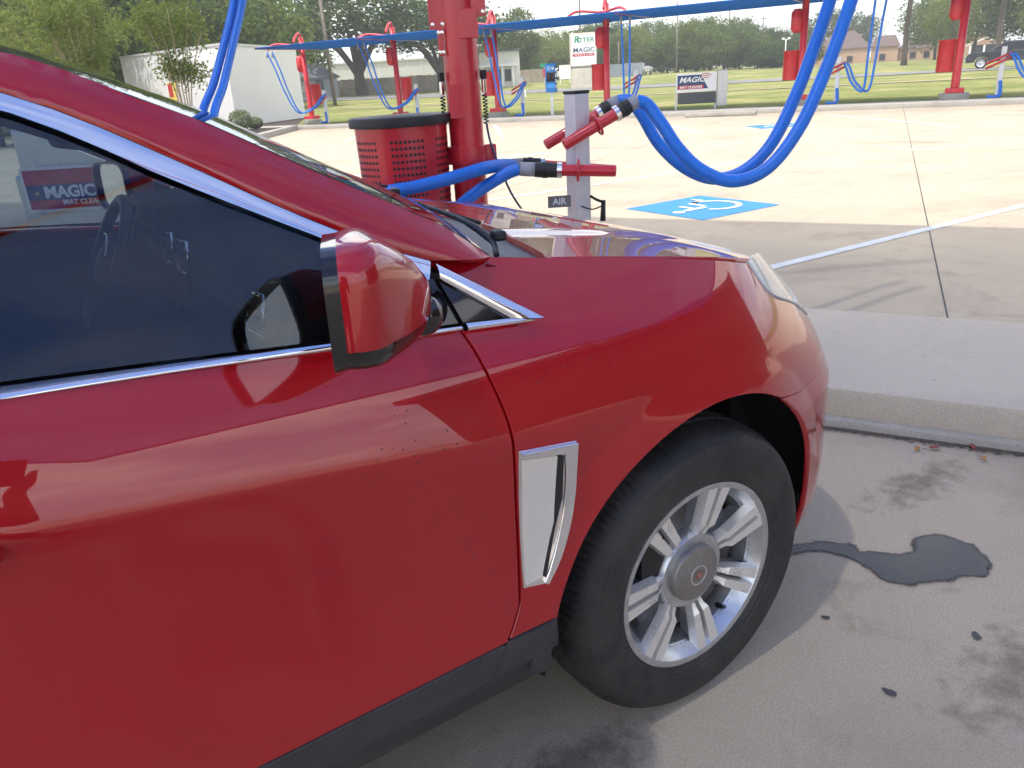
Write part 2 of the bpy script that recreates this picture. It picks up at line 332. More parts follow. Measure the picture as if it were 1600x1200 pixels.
# raised island in front of the car
def prism_st(name, s0, s1, t0, t1, z0, z1, m, bev=.02):
    mb = MB(); c = st((s0+s1)/2, (t0+t1)/2, (z0+z1)/2); mb.bbox(c, (s1-s0, t1-t0, z1-z0), bev, R(29)); return auto(mb.build(name, m))
isl = struct(prism_st('vacuum_island', 1.85, 3.10, -9.0, 30, -.05, .165, M['island'], .025))
struct(prism_st('island_kerb_foot', 1.80, 1.86, -9.0, 30, -.05, .035, M['kerb'], .012))
for k in range(12):
    tt = -7.2+3.05*k
    if abs(tt-.4) < .1: continue
    struct(ob('island_joint', [st(1.846, tt-.004, .0), st(1.846, tt+.004, .0), st(1.846, tt+.004, .16), st(1.846, tt-.004, .16)], [(0, 1, 2, 3)], M['joint']))
def stain_material(name, col, rough, fine=30., amt=1., water=False):
    """surface stain whose strength follows the mesh attribute 'wet' broken up by noise"""
    m = bpy.data.materials.new(name); m.use_nodes = True; n = m.node_tree.nodes; l = m.node_tree.links; b = n['Principled BSDF']; b.inputs['Base Color'].default_value = (*col, 1); b.inputs['Roughness'].default_value = rough
    t = n.new('ShaderNodeTexCoord'); z = n.new('ShaderNodeTexNoise'); z.inputs['Scale'].default_value = fine; z.inputs['Detail'].default_value = 6; z.inputs['Roughness'].default_value = .65; l.new(t.outputs['Object'], z.inputs['Vector'])
    at_ = n.new('ShaderNodeAttribute'); at_.attribute_name = 'wet'
    a1 = n.new('ShaderNodeMath'); a1.operation = 'MULTIPLY_ADD'; l.new(z.outputs[0], a1.inputs[0]); a1.inputs[1].default_value = 1.15; a1.inputs[2].default_value = -.575
    a2 = n.new('ShaderNodeMath'); a2.operation = 'ADD'; l.new(a1.outputs[0], a2.inputs[0]); l.new(at_.outputs['Fac'], a2.inputs[1])
    r = n.new('ShaderNodeMapRange'); l.new(a2.outputs[0], r.inputs[0]); r.inputs[1].default_value = .30; r.inputs[2].default_value = .62; r.inputs[3].default_value = 0; r.inputs[4].default_value = amt
    l.new(r.outputs[0], b.inputs['Alpha'])
    if water:
        b.inputs['IOR'].default_value = 1.45
        r2 = n.new('ShaderNodeMapRange'); l.new(a2.outputs[0], r2.inputs[0]); r2.inputs[1].default_value = .66; r2.inputs[2].default_value = .98; r2.inputs[3].default_value = .55; r2.inputs[4].default_value = .03; l.new(r2.outputs[0], b.inputs['Roughness'])
        z2 = n.new('ShaderNodeTexNoise'); z2.inputs['Scale'].default_value = 120; l.new(t.outputs['Object'], z2.inputs['Vector']); bp = n.new('ShaderNodeBump'); bp.inputs['Strength'].default_value = .10; bp.inputs['Distance'].default_value = .002; l.new(z2.outputs[0], bp.inputs['Height']); l.new(bp.outputs[0], b.inputs['Normal'])
    return m
def stain_sheet(name, wet, x0, x1, y0, y1, step, m, z, frame=None, parent=None):
    """grid sheet carrying attribute wet(x, y) in 0..1; frame maps (x, y) to the ground"""
    nx = int((x1-x0)/step)+1; ny = int((y1-y0)/step)+1; val = {}; idx = {}; V = []; A = []; F = []
    W_ = [[wet(x0+i*step, y0+j*step) for j in range(ny)] for i in range(nx)]
    def vid(i, j):
        if (i, j) not in idx:
            x, y = x0+i*step, y0+j*step; q = frame(x, y) if frame else (x, y); idx[(i, j)] = len(V); V.append((q[0], q[1], z)); A.append(W_[i][j])
        return idx[(i, j)]
    for i in range(nx-1):
        for j in range(ny-1):
            if max(W_[i][j], W_[i+1][j], W_[i][j+1], W_[i+1][j+1]) > .0: F.append((vid(i, j), vid(i+1, j), vid(i+1, j+1), vid(i, j+1)))
    o = ob(name, V, F, m, parent); at_ = o.data.attributes.new('wet', 'FLOAT', 'POINT'); off = 0
    at_.data.foreach_set('value', A); return o
M['grit'] = stain_material('dark_kerb_grit', (.06, .05, .04), .95, 40, .75)
tag(stain_sheet('kerb_grit', lambda s, t: max(0., min(1., .95-(1.80-s)/.10)), 1.66, 1.803, -5, 5, .012, M['grit'], .0045, lambda s, t: st(s, t)), 'dark grit and dirt gathered along the foot of the island kerb', 'dirt', None, 'stuff')
M['grime'] = stain_material('brown_tyre_grime', (.17, .135, .10), .9, 14, .38)
tag(stain_sheet('ground_grime', lambda x, y: max(0., .62-math.hypot((x-.75)/.55, (y+.45)/.20)*.5)+max(0., .62-math.hypot((x-1.45)/.5, (y-.25)/.16)*.5), -.3, 2.2, -1.0, .9, .02, M['grime'], .002), 'faint brown grime smears on the concrete around the puddle', 'stain', None, 'stuff')
# far kerb, wheel stop, planted bed kerb
struct(prism_st('far_kerb', CURB_S-.16, CURB_S+.9, -60, 28.6, -.05, .15, M['kerb'], .03))
for k, (t0, lab) in enumerate(((5.9, 'long pale concrete wheel stop below the far mat cleaner board'),)):
    o = prism_st('wheel_stop', 24.9, 25.08, t0-1.15, t0+1.15, 0.002, .14, M['kerb'], .03); tag(o, lab, 'wheel stop')
# painted markings
for k, (a, b, wd) in enumerate(((Vector((3.70, 2.86)), Vector((9.2, 2.70)), .105), (Vector((4.4, 8.04)), Vector((9.6, 7.9)), .105), (Vector((2.9, 13.1)), Vector((9.0, 13.0)), .105))):
    struct(sheet('stall_line', quad_line(a, b, wd), .004, M['stripe']))
for k, tt in enumerate((-8.5, -2.9, 2.65, 8.2, 13.8, 19.4)):
    a = st(24.2, tt); d = Vector((-math.cos(R(59.5)), -math.sin(R(59.5)), 0))
    struct(sheet('stall_line', quad_line(a, a+d*6.6, .11), .004, M['stripe']))
a = st(13.65, .7); b = st(13.45, -4.2)
dirv = (b-a).normalized(); nn = Vector((-dirv.y, dirv.x, 0))
struct(sheet('direction_arrow', [a, a+dirv*1.25+nn*.33, a+dirv*1.2+nn*.09, b+nn*.09, b-nn*.09, a+dirv*1.2-nn*.09, a+dirv*1.25-nn*.33], .004, M['yellow']))
def access_symbol(name, c, up, size, label):
    """blue square with the white wheelchair figure; up = direction of the figure's head"""
    t = thing(name, label, 'road marking', c); up = Vector((*up, 0)).normalized(); rt = Vector((up.y, -up.x, 0)); c = Vector((*c[:2], 0))
    P = lambda x, y, z=.009: (c+rt*x*size+up*y*size) + Vector((0, 0, z))
    ob('blue_field', [P(-.5, -.5, .004), P(.5, -.5, .004), P(.5, .5, .004), P(-.5, .5, .004)], [(0, 1, 2, 3)], M['hblue'], t)
    mb = MB()
    def strip(pts, wd):
        pts = [Vector((x, y)) for x, y in pts]; A = []
        for i, q in enumerate(pts):
            d = (pts[min(i+1, len(pts)-1)]-pts[max(i-1, 0)]).normalized(); nv = Vector((-d.y, d.x))*wd/2; A.append((q-nv, q+nv))
        V = []
        for x, y in A: V += [P(*x), P(*y)]
        mb.add(V, [(2*i, 2*i+2, 2*i+3, 2*i+1) for i in range(len(pts)-1)])
    strip([(-.03+.24*math.cos(a), -.12+.24*math.sin(a)) for a in [R(125)+R(245)*k/24 for k in range(25)]], .062)
    mb.build('wheel_arc', M['stripe'], t)
    mb = MB(); mb.add([P(-.07+.062*math.cos(2*math.pi*k/18), .36+.062*math.sin(2*math.pi*k/18)) for k in range(18)], [tuple(range(18))]); mb.build('head', M['stripe'], t)
    mb = MB(); strip([(-.06, .27), (-.05, .0)], .075); mb.build('torso', M['stripe'], t)
    mb = MB(); strip([(-.012, .13), (.16, .13)], .055); mb.build('arm', M['stripe'], t)
    mb = MB(); strip([(-.012, -.035), (.17, -.035), (.27, -.27), (.36, -.24)], .062); mb.build('leg', M['stripe'], t)
    return t
access_symbol('accessible_parking_symbol', (5.62, 5.34, 0), (-1, .0), 1.24, 'blue square with white wheelchair figure just beyond the grey post')
access_symbol('accessible_parking_symbol', (15.95, 12.6, 0), (.5, .87), 1.24, 'small far blue wheelchair square near the far kerb')
# gum spots, leaves, puddle near the car
def blob(name, c, rx, ry, rot, m, z, seed, n=40, amp=.25, parent=None):
    rnd = random.Random(seed); ph = [rnd.uniform(0, 6.28) for _ in range(5)]
    V = []
    for k in range(n):
        a = 2*math.pi*k/n; q = 1+amp*sum(math.sin((i+2)*a+ph[i])/(i+1.6) for i in range(5))
        x, y = rx*q*math.cos(a), ry*q*math.sin(a); V.append((c[0]+x*math.cos(rot)-y*math.sin(rot), c[1]+x*math.sin(rot)+y*math.cos(rot), z))
    return ob(name, V, [tuple(range(n))], m, parent)
M['oil'] = pm('dark_oil_stain', (.045, .043, .042), .6)
for k, (x, y, r_, lab) in enumerate(((.766, -.313, .014, 'small black gum spot on the concrete, rightmost of three'), (.39, -.293, .014, 'dark round gum spot on the concrete below the puddle'), (.513, -.017, .010, 'tiny brown gum spot on the concrete by the tyre'))):
    tag(blob('gum_spot', (x, y), r_*1.25, r_*.8, .6+k, M['oil'], .004, 31+k, 20, .2), lab, 'stain')
M['wet'] = stain_material('wet_concrete_puddle', (.040, .036, .034), .5, 28, 1., True)
PUD = [(0.60, 0.31), (0.735, 0.279), (0.82, 0.243), (0.877, 0.185), (0.901, 0.154), (0.88, 0.122), (0.921, 0.085), (0.962, 0.034), (1.019, 0.019), (1.067, 0.053), (1.111, 0.051), (1.162, 0.031), (1.187, -0.009), (1.184, -0.054), (1.193, -0.08), (1.162, -0.137), (1.122, -0.176), (1.073, -0.193), (1.038, -0.18), (1.009, -0.147), (0.959, -0.145), (0.909, -0.114), (0.835, -0.076), (0.805, -0.032), (0.804, 0.004), (0.815, 0.028), (0.822, 0.088), (0.821, 0.134), (0.786, 0.205), (0.60, 0.29)]
def sdist(x, y, P):
    ins = False; dm = 9.
    for i in range(len(P)):
        ax, ay = P[i]; bx_, by_ = P[(i+1) % len(P)]; dx, dy = bx_-ax, by_-ay; t = max(0, min(1, ((x-ax)*dx+(y-ay)*dy)/(dx*dx+dy*dy+1e-12))); dm = min(dm, math.hypot(x-ax-t*dx, y-ay-t*dy))
        if (ay > y) != (by_ > y) and x < (bx_-ax)*(y-ay)/(by_-ay)+ax: ins = not ins
    return dm if ins else -dm
tag(stain_sheet('water_puddle', lambda x, y: max(0., min(1., .45+sdist(x, y, PUD)/.035)), .58, 1.24, -.24, .34, .008, M['wet'], .004), 'wet dark puddle spreading on the concrete in front of the tyre', 'puddle')
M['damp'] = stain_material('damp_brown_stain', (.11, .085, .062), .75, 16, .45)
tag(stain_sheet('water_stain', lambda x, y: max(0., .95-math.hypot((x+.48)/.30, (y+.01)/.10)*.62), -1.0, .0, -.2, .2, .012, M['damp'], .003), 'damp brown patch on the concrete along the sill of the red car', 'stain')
M['leaf_red'] = pm('dry_red_leaf', (.22, .05, .03), .7); M['leaf_tan'] = pm('dry_tan_leaf', (.36, .17, .05), .7)
def fallen_leaf(c, rz, sz, m, label, seed):
    rnd = random.Random(seed); n = 14; V = [(0, 0, .012)]; F = []
    for k in range(n):
        a = 2*math.pi*k/n; q = sz*(1-.45*abs(math.sin(a))**.8)*(1+.12*math.sin(5*a)); x, y = q*math.cos(a), q*.8*math.sin(a)
        V.append((x, y, .006+.012*(y/sz)**2*4*rnd.uniform(.6, 1.3)+.003))
    F = [(0, 1+k, 1+(k+1) % n) for k in range(n)]
    t = thing('fallen_leaf', label, 'leaf', (c[0], c[1], 0), rz, 'dry leaves fallen by the kerb')
    ob('blade', V, F, m, t, True, False)
    MB().tube([(sz, 0, .007), (sz*1.6, .003, .004)], .0012, 5).build('stem', m, t, world=False)
fallen_leaf((1.69, .405), .3, .022, M['leaf_tan'], 'tan curled dry leaf, leftmost of those by the kerb', 1)
fallen_leaf((1.745, .365), 2.2, .026, M['leaf_red'], 'reddish folded leaf lying against the tan one by the kerb', 2)
fallen_leaf((1.80, .20), 1.1, .019, M['leaf_tan'], 'lone orange-tan leaf on the concrete near the kerb', 3)
fallen_leaf((1.87, .28), 4., .024, M['leaf_red'], 'dark red dry leaf close to the kerb foot', 4)
tw = smooth_path([st(2.39, -.98, .17), st(2.45, -1.06, .173), st(2.47, -1.15, .171), st(2.52, -1.24, .17)])
tag(MB().tube(tw, .0022, 5).build('fallen_twig', M['leaf_tan']), 'thin dry twig lying on the raised island', 'twig')
# road and paths across the field
def ribbon_ground(name, s0, s1, t0, t1, m, dz, slope=0.):
    V = []; F = []; k = 0
    tt = [t0+(t1-t0)*i/40 for i in range(41)]
    for i, t in enumerate(tt):
        for s in (s0, (s0+s1)/2, s1):
            p = st(s+slope*(t-t0), t); V.append((p.x, p.y, terr(p)+dz))
    for i in range(40):
        for j in range(2): F.append((i*3+j, i*3+j+1, (i+1)*3+j+1, (i+1)*3+j))
    return struct(ob(name, V, F, m, smooth=True))
ribbon_ground('dirt_path', 47, 48.3, -60, 60, M['dirt'], .03)
ribbon_ground('road', 66, 73, -150, 200, M['asphalt'], .04)
# ================================================================== the red car (front wheel at the origin, nose towards +x)
YC=0.905
def lerp_tab(t,tab):
    # cubic hermite (catmull, monotone-limited) interpolation of table [(x,y..)]
    n=len(tab)
    if t<=tab[0][0]:
        s=(tab[1][1]-tab[0][1])/(tab[1][0]-tab[0][0]); return tab[0][1]+s*(t-tab[0][0])
    if t>=tab[-1][0]:
        s=(tab[-1][1]-tab[-2][1])/(tab[-1][0]-tab[-2][0]); return tab[-1][1]+s*(t-tab[-1][0])
    for i in range(n-1):
        if t<=tab[i+1][0]: break
    def slope(k):
        if k==0: return (tab[1][1]-tab[0][1])/(tab[1][0]-tab[0][0])
        if k==n-1: return (tab[-1][1]-tab[-2][1])/(tab[-1][0]-tab[-2][0])
        h0=tab[k][0]-tab[k-1][0];h1=tab[k+1][0]-tab[k][0]
        d0=(tab[k][1]-tab[k-1][1])/h0;d1=(tab[k+1][1]-tab[k][1])/h1
        return (d0*h1+d1*h0)/(h0+h1)
    x0,y0=tab[i][0],tab[i][1];x1,y1=tab[i+1][0],tab[i+1][1]
    h=x1-x0;q=(t-x0)/h;m0=slope(i)*h;m1=slope(i+1)*h
    return (2*q**3-3*q*q+1)*y0+(q**3-2*q*q+q)*m0+(-2*q**3+3*q*q)*y1+(q**3-q*q)*m1
def sstep(a,b,x):
    t=min(1,max(0,(x-a)/(b-a))); return t*t*(3-2*t)
# plan curve of the body side, parameter u = arc length-like; equals x along the flank
PX=[(-3.75,-3.60),(-3.6,-3.5),(-3.4,-3.37),(-3.2,-3.19),(-3.0,-3.0),(-2,-2),(-1,-1),(-.3,-.3),(0,0),(.2,.199),(.4,.394),(.6,.582),(.75,.706),(.9,.802),(1.05,.868),(1.25,.92),(1.45,.945),(1.64,.95)]
PY=[(-3.75,.16),(-3.6,.05),(-3.4,-.005),(-3.2,-.028),(-3.0,-.036),(-2,-.042),(-1,-.040),(-.3,-.036),(0,-.034),(.2,-.018),(.4,.022),(.6,.092),(.75,.176),(.9,.292),(1.05,.427),(1.25,.62),(1.45,.818),(1.64,.905)]
def plan(u):
    return lerp_tab(u,PX),lerp_tab(u,PY)
def zcrease(u):
    return .915-.1376*(u+.539) if u<-.3 else .882-.11*(u+.3)
def sp(h,w): 
    q=h/w
    if q>40: return h
    if q<-40: return 0.
    return w*math.log(1+math.exp(q))-w*math.log(2)*math.exp(-q*q*.5)*0
def offs(u,z):
    zc=zcrease(u); h=z-zc
    w=.004+.05*sstep(-.62,-.05,u)
    o=.25*sp(h,w)+.77*max(h,0)**2
    if h<0:
        o+=.013*math.sin(math.pi*min(1,-h/.44))*(1-.6*sstep(-.5,-.1,u))
    # tuck below the sill
    if z<.47: o+=.25*(.47-z)**2*6*.5
    # nose rake
    k=sstep(.15,.75,u)
    o+=k*.34*max(0,z-.68)
    # wheel flare (front)
    for wx in (0.,-2.807):
        r=math.hypot(u-wx,z-.366)
        o-=.014/.08*min(.09,max(0,sp(.552-r,.004)))*sstep(.40,.62,z)
    return o
def S(u,z):
    x,y=plan(u); e=1e-3
    x2,y2=plan(u+e); tx,ty=(x2-x)/e,(y2-y)/e; L=math.hypot(tx,ty)
    o=offs(u,z)
    return (x-ty/L*o, y+tx/L*o, z)
def T(x,z):
    q=z-1.15
    y=.034+.36*q+.12*q*q*(1 if q>0 else 0)+.05*max(0,x+1.0)**2
    return (x,y,z)
ZT=[(-.62,1.232),(-.463,1.210),(-.328,1.186),(-.104,1.149),(.10,1.112),(.287,1.072)]
def ztop(u): return lerp_tab(u,ZT)
HY=[(-.62,.125),(-.4,.108),(-.2,.10),(0,.10),(.15,.112),(.287,.135),(.5,.21),(.7,.33)]
def hood_edge(x): return lerp_tab(x,HY)
HZ=[(-.6,1.222),(-.328,1.188),(-.104,1.152),(.10,1.116),(.287,1.075),(.45,1.03),(.6,.985),(.75,.92)]
HC=[(-.6,.0),(-.3,.002),(0,.010),(.3,.020),(.5,.016),(.75,.008)]
def H(x,y):
    ye=hood_edge(x); w=min(1.,abs(y-YC)/(YC-ye))
    c=lerp_tab(x,HC)
    z=lerp_tab(x,HZ)+c*(1-w**2.6)
    # raised centre ridge line
    z+=.006*sstep(.52,.40,abs(y-YC)/1.0)
    return (x,y,z)

CAR = thing('red_suv', 'shiny red car with chrome window trim parked beside the vacuum island', 'car', (-1.35, YC, 0))
import numpy as np
def resample(poly, step, closed=True):
    Q = []; n = len(poly)
    for i in range(n if closed else n-1):
        a = poly[i]; b = poly[(i+1) % n]; k = max(1, int(math.ceil(math.hypot(b[0]-a[0], b[1]-a[1])/step)))
        for j in range(k): Q.append((a[0]+(b[0]-a[0])*j/k, a[1]+(b[1]-a[1])*j/k))
    if not closed: Q.append(poly[-1])
    return Q
def curve2(pts, n=6):
    return [(p.x, p.y) for p in smooth_path([(a, b, 0) for a, b in pts], n)]
def panel(name, poly, Fn, m, parent, step=.016, flange=.014, sign=1, mirror=False, extra=None, guard=.008, shift=0.):
    """trimmed surface panel: poly in the (a, b) parameter plane, Fn maps to space; exact normals; folded edge"""
    area = sum(poly[i][0]*poly[(i+1) % len(poly)][1]-poly[(i+1) % len(poly)][0]*poly[i][1] for i in range(len(poly)))
    if area < 0: poly = poly[::-1]
    B = resample(poly, step); nb = len(B); bx = np.array(B)
    xs = np.arange(bx[:, 0].min()+step*.37, bx[:, 0].max(), step); ys = np.arange(bx[:, 1].min()+step*.41, bx[:, 1].max(), step*.9)
    gx, gy = np.meshgrid(xs, ys); pts = np.stack([gx.ravel(), gy.ravel()], 1)
    def inside(p):
        ins = np.zeros(len(p), bool)
        for i in range(nb):
            a = bx[i]; b = bx[(i+1) % nb]
            c = ((a[1] > p[:, 1]) != (b[1] > p[:, 1])); 
            with np.errstate(divide='ignore', invalid='ignore'):
                xi = (b[0]-a[0])*(p[:, 1]-a[1])/(b[1]-a[1]+1e-30)+a[0]
            ins ^= c & (p[:, 0] < xi)
        return ins
    def clear(p, q, d):
        if len(p) == 0: return p
        keep = np.ones(len(p), bool)
        for k in range(0, len(p), 2000):
            dd = ((p[k:k+2000, None, :]-q[None])**2).sum(2).min(1); keep[k:k+2000] = dd > d*d
        return p[keep]
    pts = pts[inside(pts)]; pts = clear(pts, bx, step*.45)
    if extra is not None and len(extra):
        ex = np.array(extra); ex = ex[inside(ex)]; ex = clear(ex, bx, .003)
        if len(ex): pts = clear(pts, ex, guard); pts = np.concatenate([pts, ex])
    allv = [Vector(b) for b in B]+[Vector(p) for p in pts.tolist()]
    v2, e2, f2, *_ = delaunay_2d_cdt(allv, [(i, (i+1) % nb) for i in range(nb)], [], 1, 1e-6)
    mir = (lambda q: (q[0], 2*YC-q[1], q[2])) if mirror else (lambda q: q)
    sg = -sign if mirror else sign
    V = []; NO = []
    e = 4e-4
    def fnorm(a, b):
        p0 = Vector(mir(Fn(a-e, b))); p1 = Vector(mir(Fn(a+e, b))); q0 = Vector(mir(Fn(a, b-e))); q1 = Vector(mir(Fn(a, b+e)))
        return ((p1-p0).cross(q1-q0)).normalized()*sg
    for p in v2:
        nn = fnorm(p.x, p.y); NO.append(nn); V.append(Vector(mir(Fn(p.x, p.y)))+nn*shift)
    Fc = [tuple(f) if sg > 0 else tuple(f)[::-1] for f in f2]
    if flange:
        # boundary edges = edges used once
        cnt = {}
        for f in Fc:
            for i in range(len(f)):
                a, b = f[i], f[(i+1) % len(f)]; cnt[(a, b)] = 1
        bd = [(a, b) for (a, b) in cnt if (b, a) not in cnt]
        for a, b in bd:
            k = len(V); side = ((V[b]-V[a]).cross(NO[a]))
            side = side.normalized() if side.length > 1e-9 else NO[a]
            V += [V[a], V[b], V[b]-NO[b]*flange, V[a]-NO[a]*flange]
            h = (side*.8+NO[a]*.6).normalized(); NO += [h, h, side, side]
            Fc.append((k+1, k, k+3, k+2))
    return ob(name, V, Fc, m, parent, True, True, NO)
def on_line(f, us, ds): return [(u, f(u)+d) for u in us for d in ds]
ARC = lambda a0, a1, r, n=26: [(r*math.cos(a0+(a1-a0)*k/n), .366+r*math.sin(a0+(a1-a0)*k/n)) for k in range(n+1)]
AR = .472
M['satin_white'] = pm('headlight_bowl', (.75, .77, .78), .35, .3)
creases = on_line(zcrease, [(-2.5+.012*k) for k in range(160)], (-.016, -.008, -.003, 0, .003, .008, .016))
flare_pts = [(r*math.cos(a), .366+r*math.sin(a)) for r in (.532, .542, .548, .552, .556, .562, .574) for a in [R(180)*k/150 for k in range(151)]]
SHUT = [(-.618, .42), (-.58, .479), (-.562, .504), (-.541, .545), (-.534, .57), (-.528, .662), (-.527, .75), (-.528, .838), (-.531, .909), (-.537, .968), (-.558, 1.06), (-.577, 1.112)]
SHUTc = curve2(SHUT, 4)
up_ = [p for p in SHUTc if p[1] > .49]
a0 = math.asin((.49-.366)/AR)
fender_poly = [(up_[0][0]+.0035, .49)] + ARC(math.pi-a0, math.acos(.231/AR), AR, 40) + curve2([(.231, .776), (.379, .745), (.54, .731), (.609, .735), (.72, .745)], 4)[1:] \
    + [(.745, .80), (.742, .832)] + curve2([(.74, .834), (.616, .892), (.50, .930), (.40, .962), (.345, .985), (.317, 1.012), (.289, 1.070)], 5) + [(u, ztop(u)) for u in (.2, .1, 0, -.104, -.2, -.328, -.4, -.463, -.53)] \
    + [(-.594, 1.227), (-.50, 1.166), (-.399, 1.096), (-.46, 1.096), (-.574, 1.109)] + [(x+.0035, z) for x, z in up_[::-1]]
door_poly = [(-1.62, .487), (up_[0][0]-.003, .487)] + [(x-.0035, z) for x, z in up_] + [(-.58, 1.111), (-.664, 1.118), (-.817, 1.132), (-1.064, 1.158), (-1.252, 1.175), (-1.62, 1.203)]
bumper_poly = [(.467, .27), (1.64, .25), (1.64, .92), (1.1, .92), (.86, .885), (.79, .85), (.75, .80), (.727, .741), (.609, .731), (.54, .727), (.379, .741), (.235, .772)] + ARC(math.acos(.231/AR), -.12, AR, 24)[1:]
rear_door = [(-1.627, .487), (-1.627, 1.203), (-2.0, 1.222), (-2.5, 1.24), (-2.50, .90)] + [(-2.807+x, z) for x, z in ARC(R(48), a0, .478, 14)]
quarter = [(-2.506, .90), (-2.506, 1.24), (-2.9, 1.255), (-3.45, 1.26), (-3.70, 1.20), (-3.72, .55), (-3.5, .45), (-2.807-.466, .45)] + [(-2.807+x, z) for x, z in ARC(R(170), R(49), .478, 24)]
lens_poly = curve2([(.293, 1.074), (.321, 1.014), (.349, .989), (.405, .966), (.50, .934), (.616, .896), (.74, .838)], 4) + [(.80, .85), (.86, .90), (.80, .965), (.66, 1.015), (.5, 1.05), (.38, 1.07)]
for mirr in (False, True):
    stp = .014 if not mirr else .04
    panel('front_fender', fender_poly, S, M['paint'], CAR, stp, extra=(creases+flare_pts) if not mirr else None, mirror=mirr)
    fd = panel('front_door', door_poly, S, M['paint'], CAR, stp*1.1, extra=creases if not mirr else None, mirror=mirr)
    panel('rear_door', rear_door, S, M['paint'], CAR, .04, mirror=mirr)
    panel('rear_quarter', quarter, S, M['paint'], CAR, .045, mirror=mirr)
    panel('front_bumper', bumper_poly, S, M['paint'], CAR, .022 if not mirr else .05, mirror=mirr, extra=flare_pts if not mirr else None)
    lens = panel('headlight', lens_poly, S, M['lens'], CAR, .02, .012, mirror=mirr, shift=.004)
    panel('reflector', [(a, b) for a, b in lens_poly], S, M['satin_white'], lens, .03, 0, mirror=mirr, shift=-.028)
    # sill cladding and rocker
    clad_poly = [(-2.36, .418), (-.62, .418)] + [(x, z) for x, z in [(-.605, .44), (-.58, .479)]] + [(-.585, .483), (-2.36, .483)]
    panel('sill_cladding', clad_poly, S, M['clad'], CAR, .03, .02, mirror=mirr, shift=.003)
    panel('sill_cladding', [(-.613, .418), (-.505, .418), (-.455, .42), (-.458, .485), (-.573, .485), (-.595, .45)], S, M['clad'], CAR, .03, .02, mirror=mirr, shift=.003)
    Fr = lambda u, z: (u, .012+.9*(.414-z)*.35 if True else 0, z)
    panel('rocker_panel', [(-2.36, .315), (-.47, .315), (-.47, .414), (-2.36, .414)], lambda u, z: (u, -.030+.26*(.414-z)+2.2*(.414-z)**2, z), M['clad'], CAR, .03, .03, mirror=mirr)
    panel('lower_valance', [(.44, .20), (1.64, .2), (1.64, .247), (.464, .265)], S, M['clad'], CAR, .03, .02, mirror=mirr, shift=-.006)
    panel('arch_trim', [(-.52, .372), (-.470, .360)]+[(.474*math.cos(a), .366+.474*math.sin(a)) for a in [R(179)-R(14)*k/6 for k in range(7)]]+[(-.478, .484), (-.506, .45)], S, M['clad'], CAR, .02, .02, mirror=mirr, shift=.004)
# ---- greenhouse
def Ts(d): return lambda x, z: (x, T(x, z)[1]+d, z)
CU = [(-3.0, 1.50), (-2.6, 1.566), (-2.1, 1.598), (-1.7, 1.607), (-1.4, 1.592), (-1.25, 1.567), (-1.154, 1.535), (-1.114, 1.518), (-1.074, 1.497), (-.944, 1.419), (-.797, 1.328), (-.619, 1.238), (-.604, 1.232)]
CL = [(-3.0, 1.46), (-2.6, 1.53), (-2.1, 1.566), (-1.7, 1.576), (-1.4, 1.563), (-1.25, 1.542), (-1.16, 1.514), (-1.081, 1.473), (-.997, 1.419), (-.888, 1.356), (-.766, 1.288), (-.691, 1.243), (-.622, 1.207)]
PT = [(-3.0, 1.60), (-2.6, 1.645), (-2.1, 1.668), (-1.7, 1.672), (-1.4, 1.655), (-1.139, 1.589), (-1.069, 1.561), (-.997, 1.524), (-.901, 1.478), (-.835, 1.439), (-.746, 1.388), (-.605, 1.310), (-.541, 1.272), (-.470, 1.216)]
CUf = lambda x: lerp_tab(x, CU)
PTf = lambda x: lerp_tab(x, PT)
def Pil(x, z):
    k = min(1, max(0, 1-(PTf(x)-z)/.055)); k2 = min(1, max(0, 1-(z-CUf(x))/.02))
    return (x, T(x, z)[1]-.004+.030*k*k+.006*k2*k2, z)
def ribbon(name, low, upp, Fa, Fb, m, parent, bulge=.004, mirror=False, n=5):
    V = []; F = []; k = len(low)
    for (a, b) in zip(low, upp):
        p = Vector(Fa(*a)); q = Vector(Fb(*b))
        for j in range(n+1):
            t = j/n; r_ = p.lerp(q, t); r_.y -= bulge*math.sin(math.pi*t)**.6
            V.append((r_.x, 2*YC-r_.y if mirror else r_.y, r_.z))
    for i in range(k-1):
        for j in range(n):
            f = (i*(n+1)+j, (i+1)*(n+1)+j, (i+1)*(n+1)+j+1, i*(n+1)+j+1); F.append(f[::-1] if mirror else f)
    return ob(name, V, F, m, parent, True)
def pick(tab, xs): return [(x, lerp_tab(x, tab)) for x in xs]
GB = [(-3.0, 1.275), (-1.7, 1.218), (-1.248, 1.186), (-1.059, 1.169), (-.814, 1.145), (-.70, 1.134), (-.58, 1.122)]
BL = [(-3.0, 1.266), (-1.7, 1.208), (-1.252, 1.176), (-1.064, 1.159), (-.817, 1.133), (-.664, 1.119), (-.581, 1.111)]
Sb = lambda u, z: S(u, z)
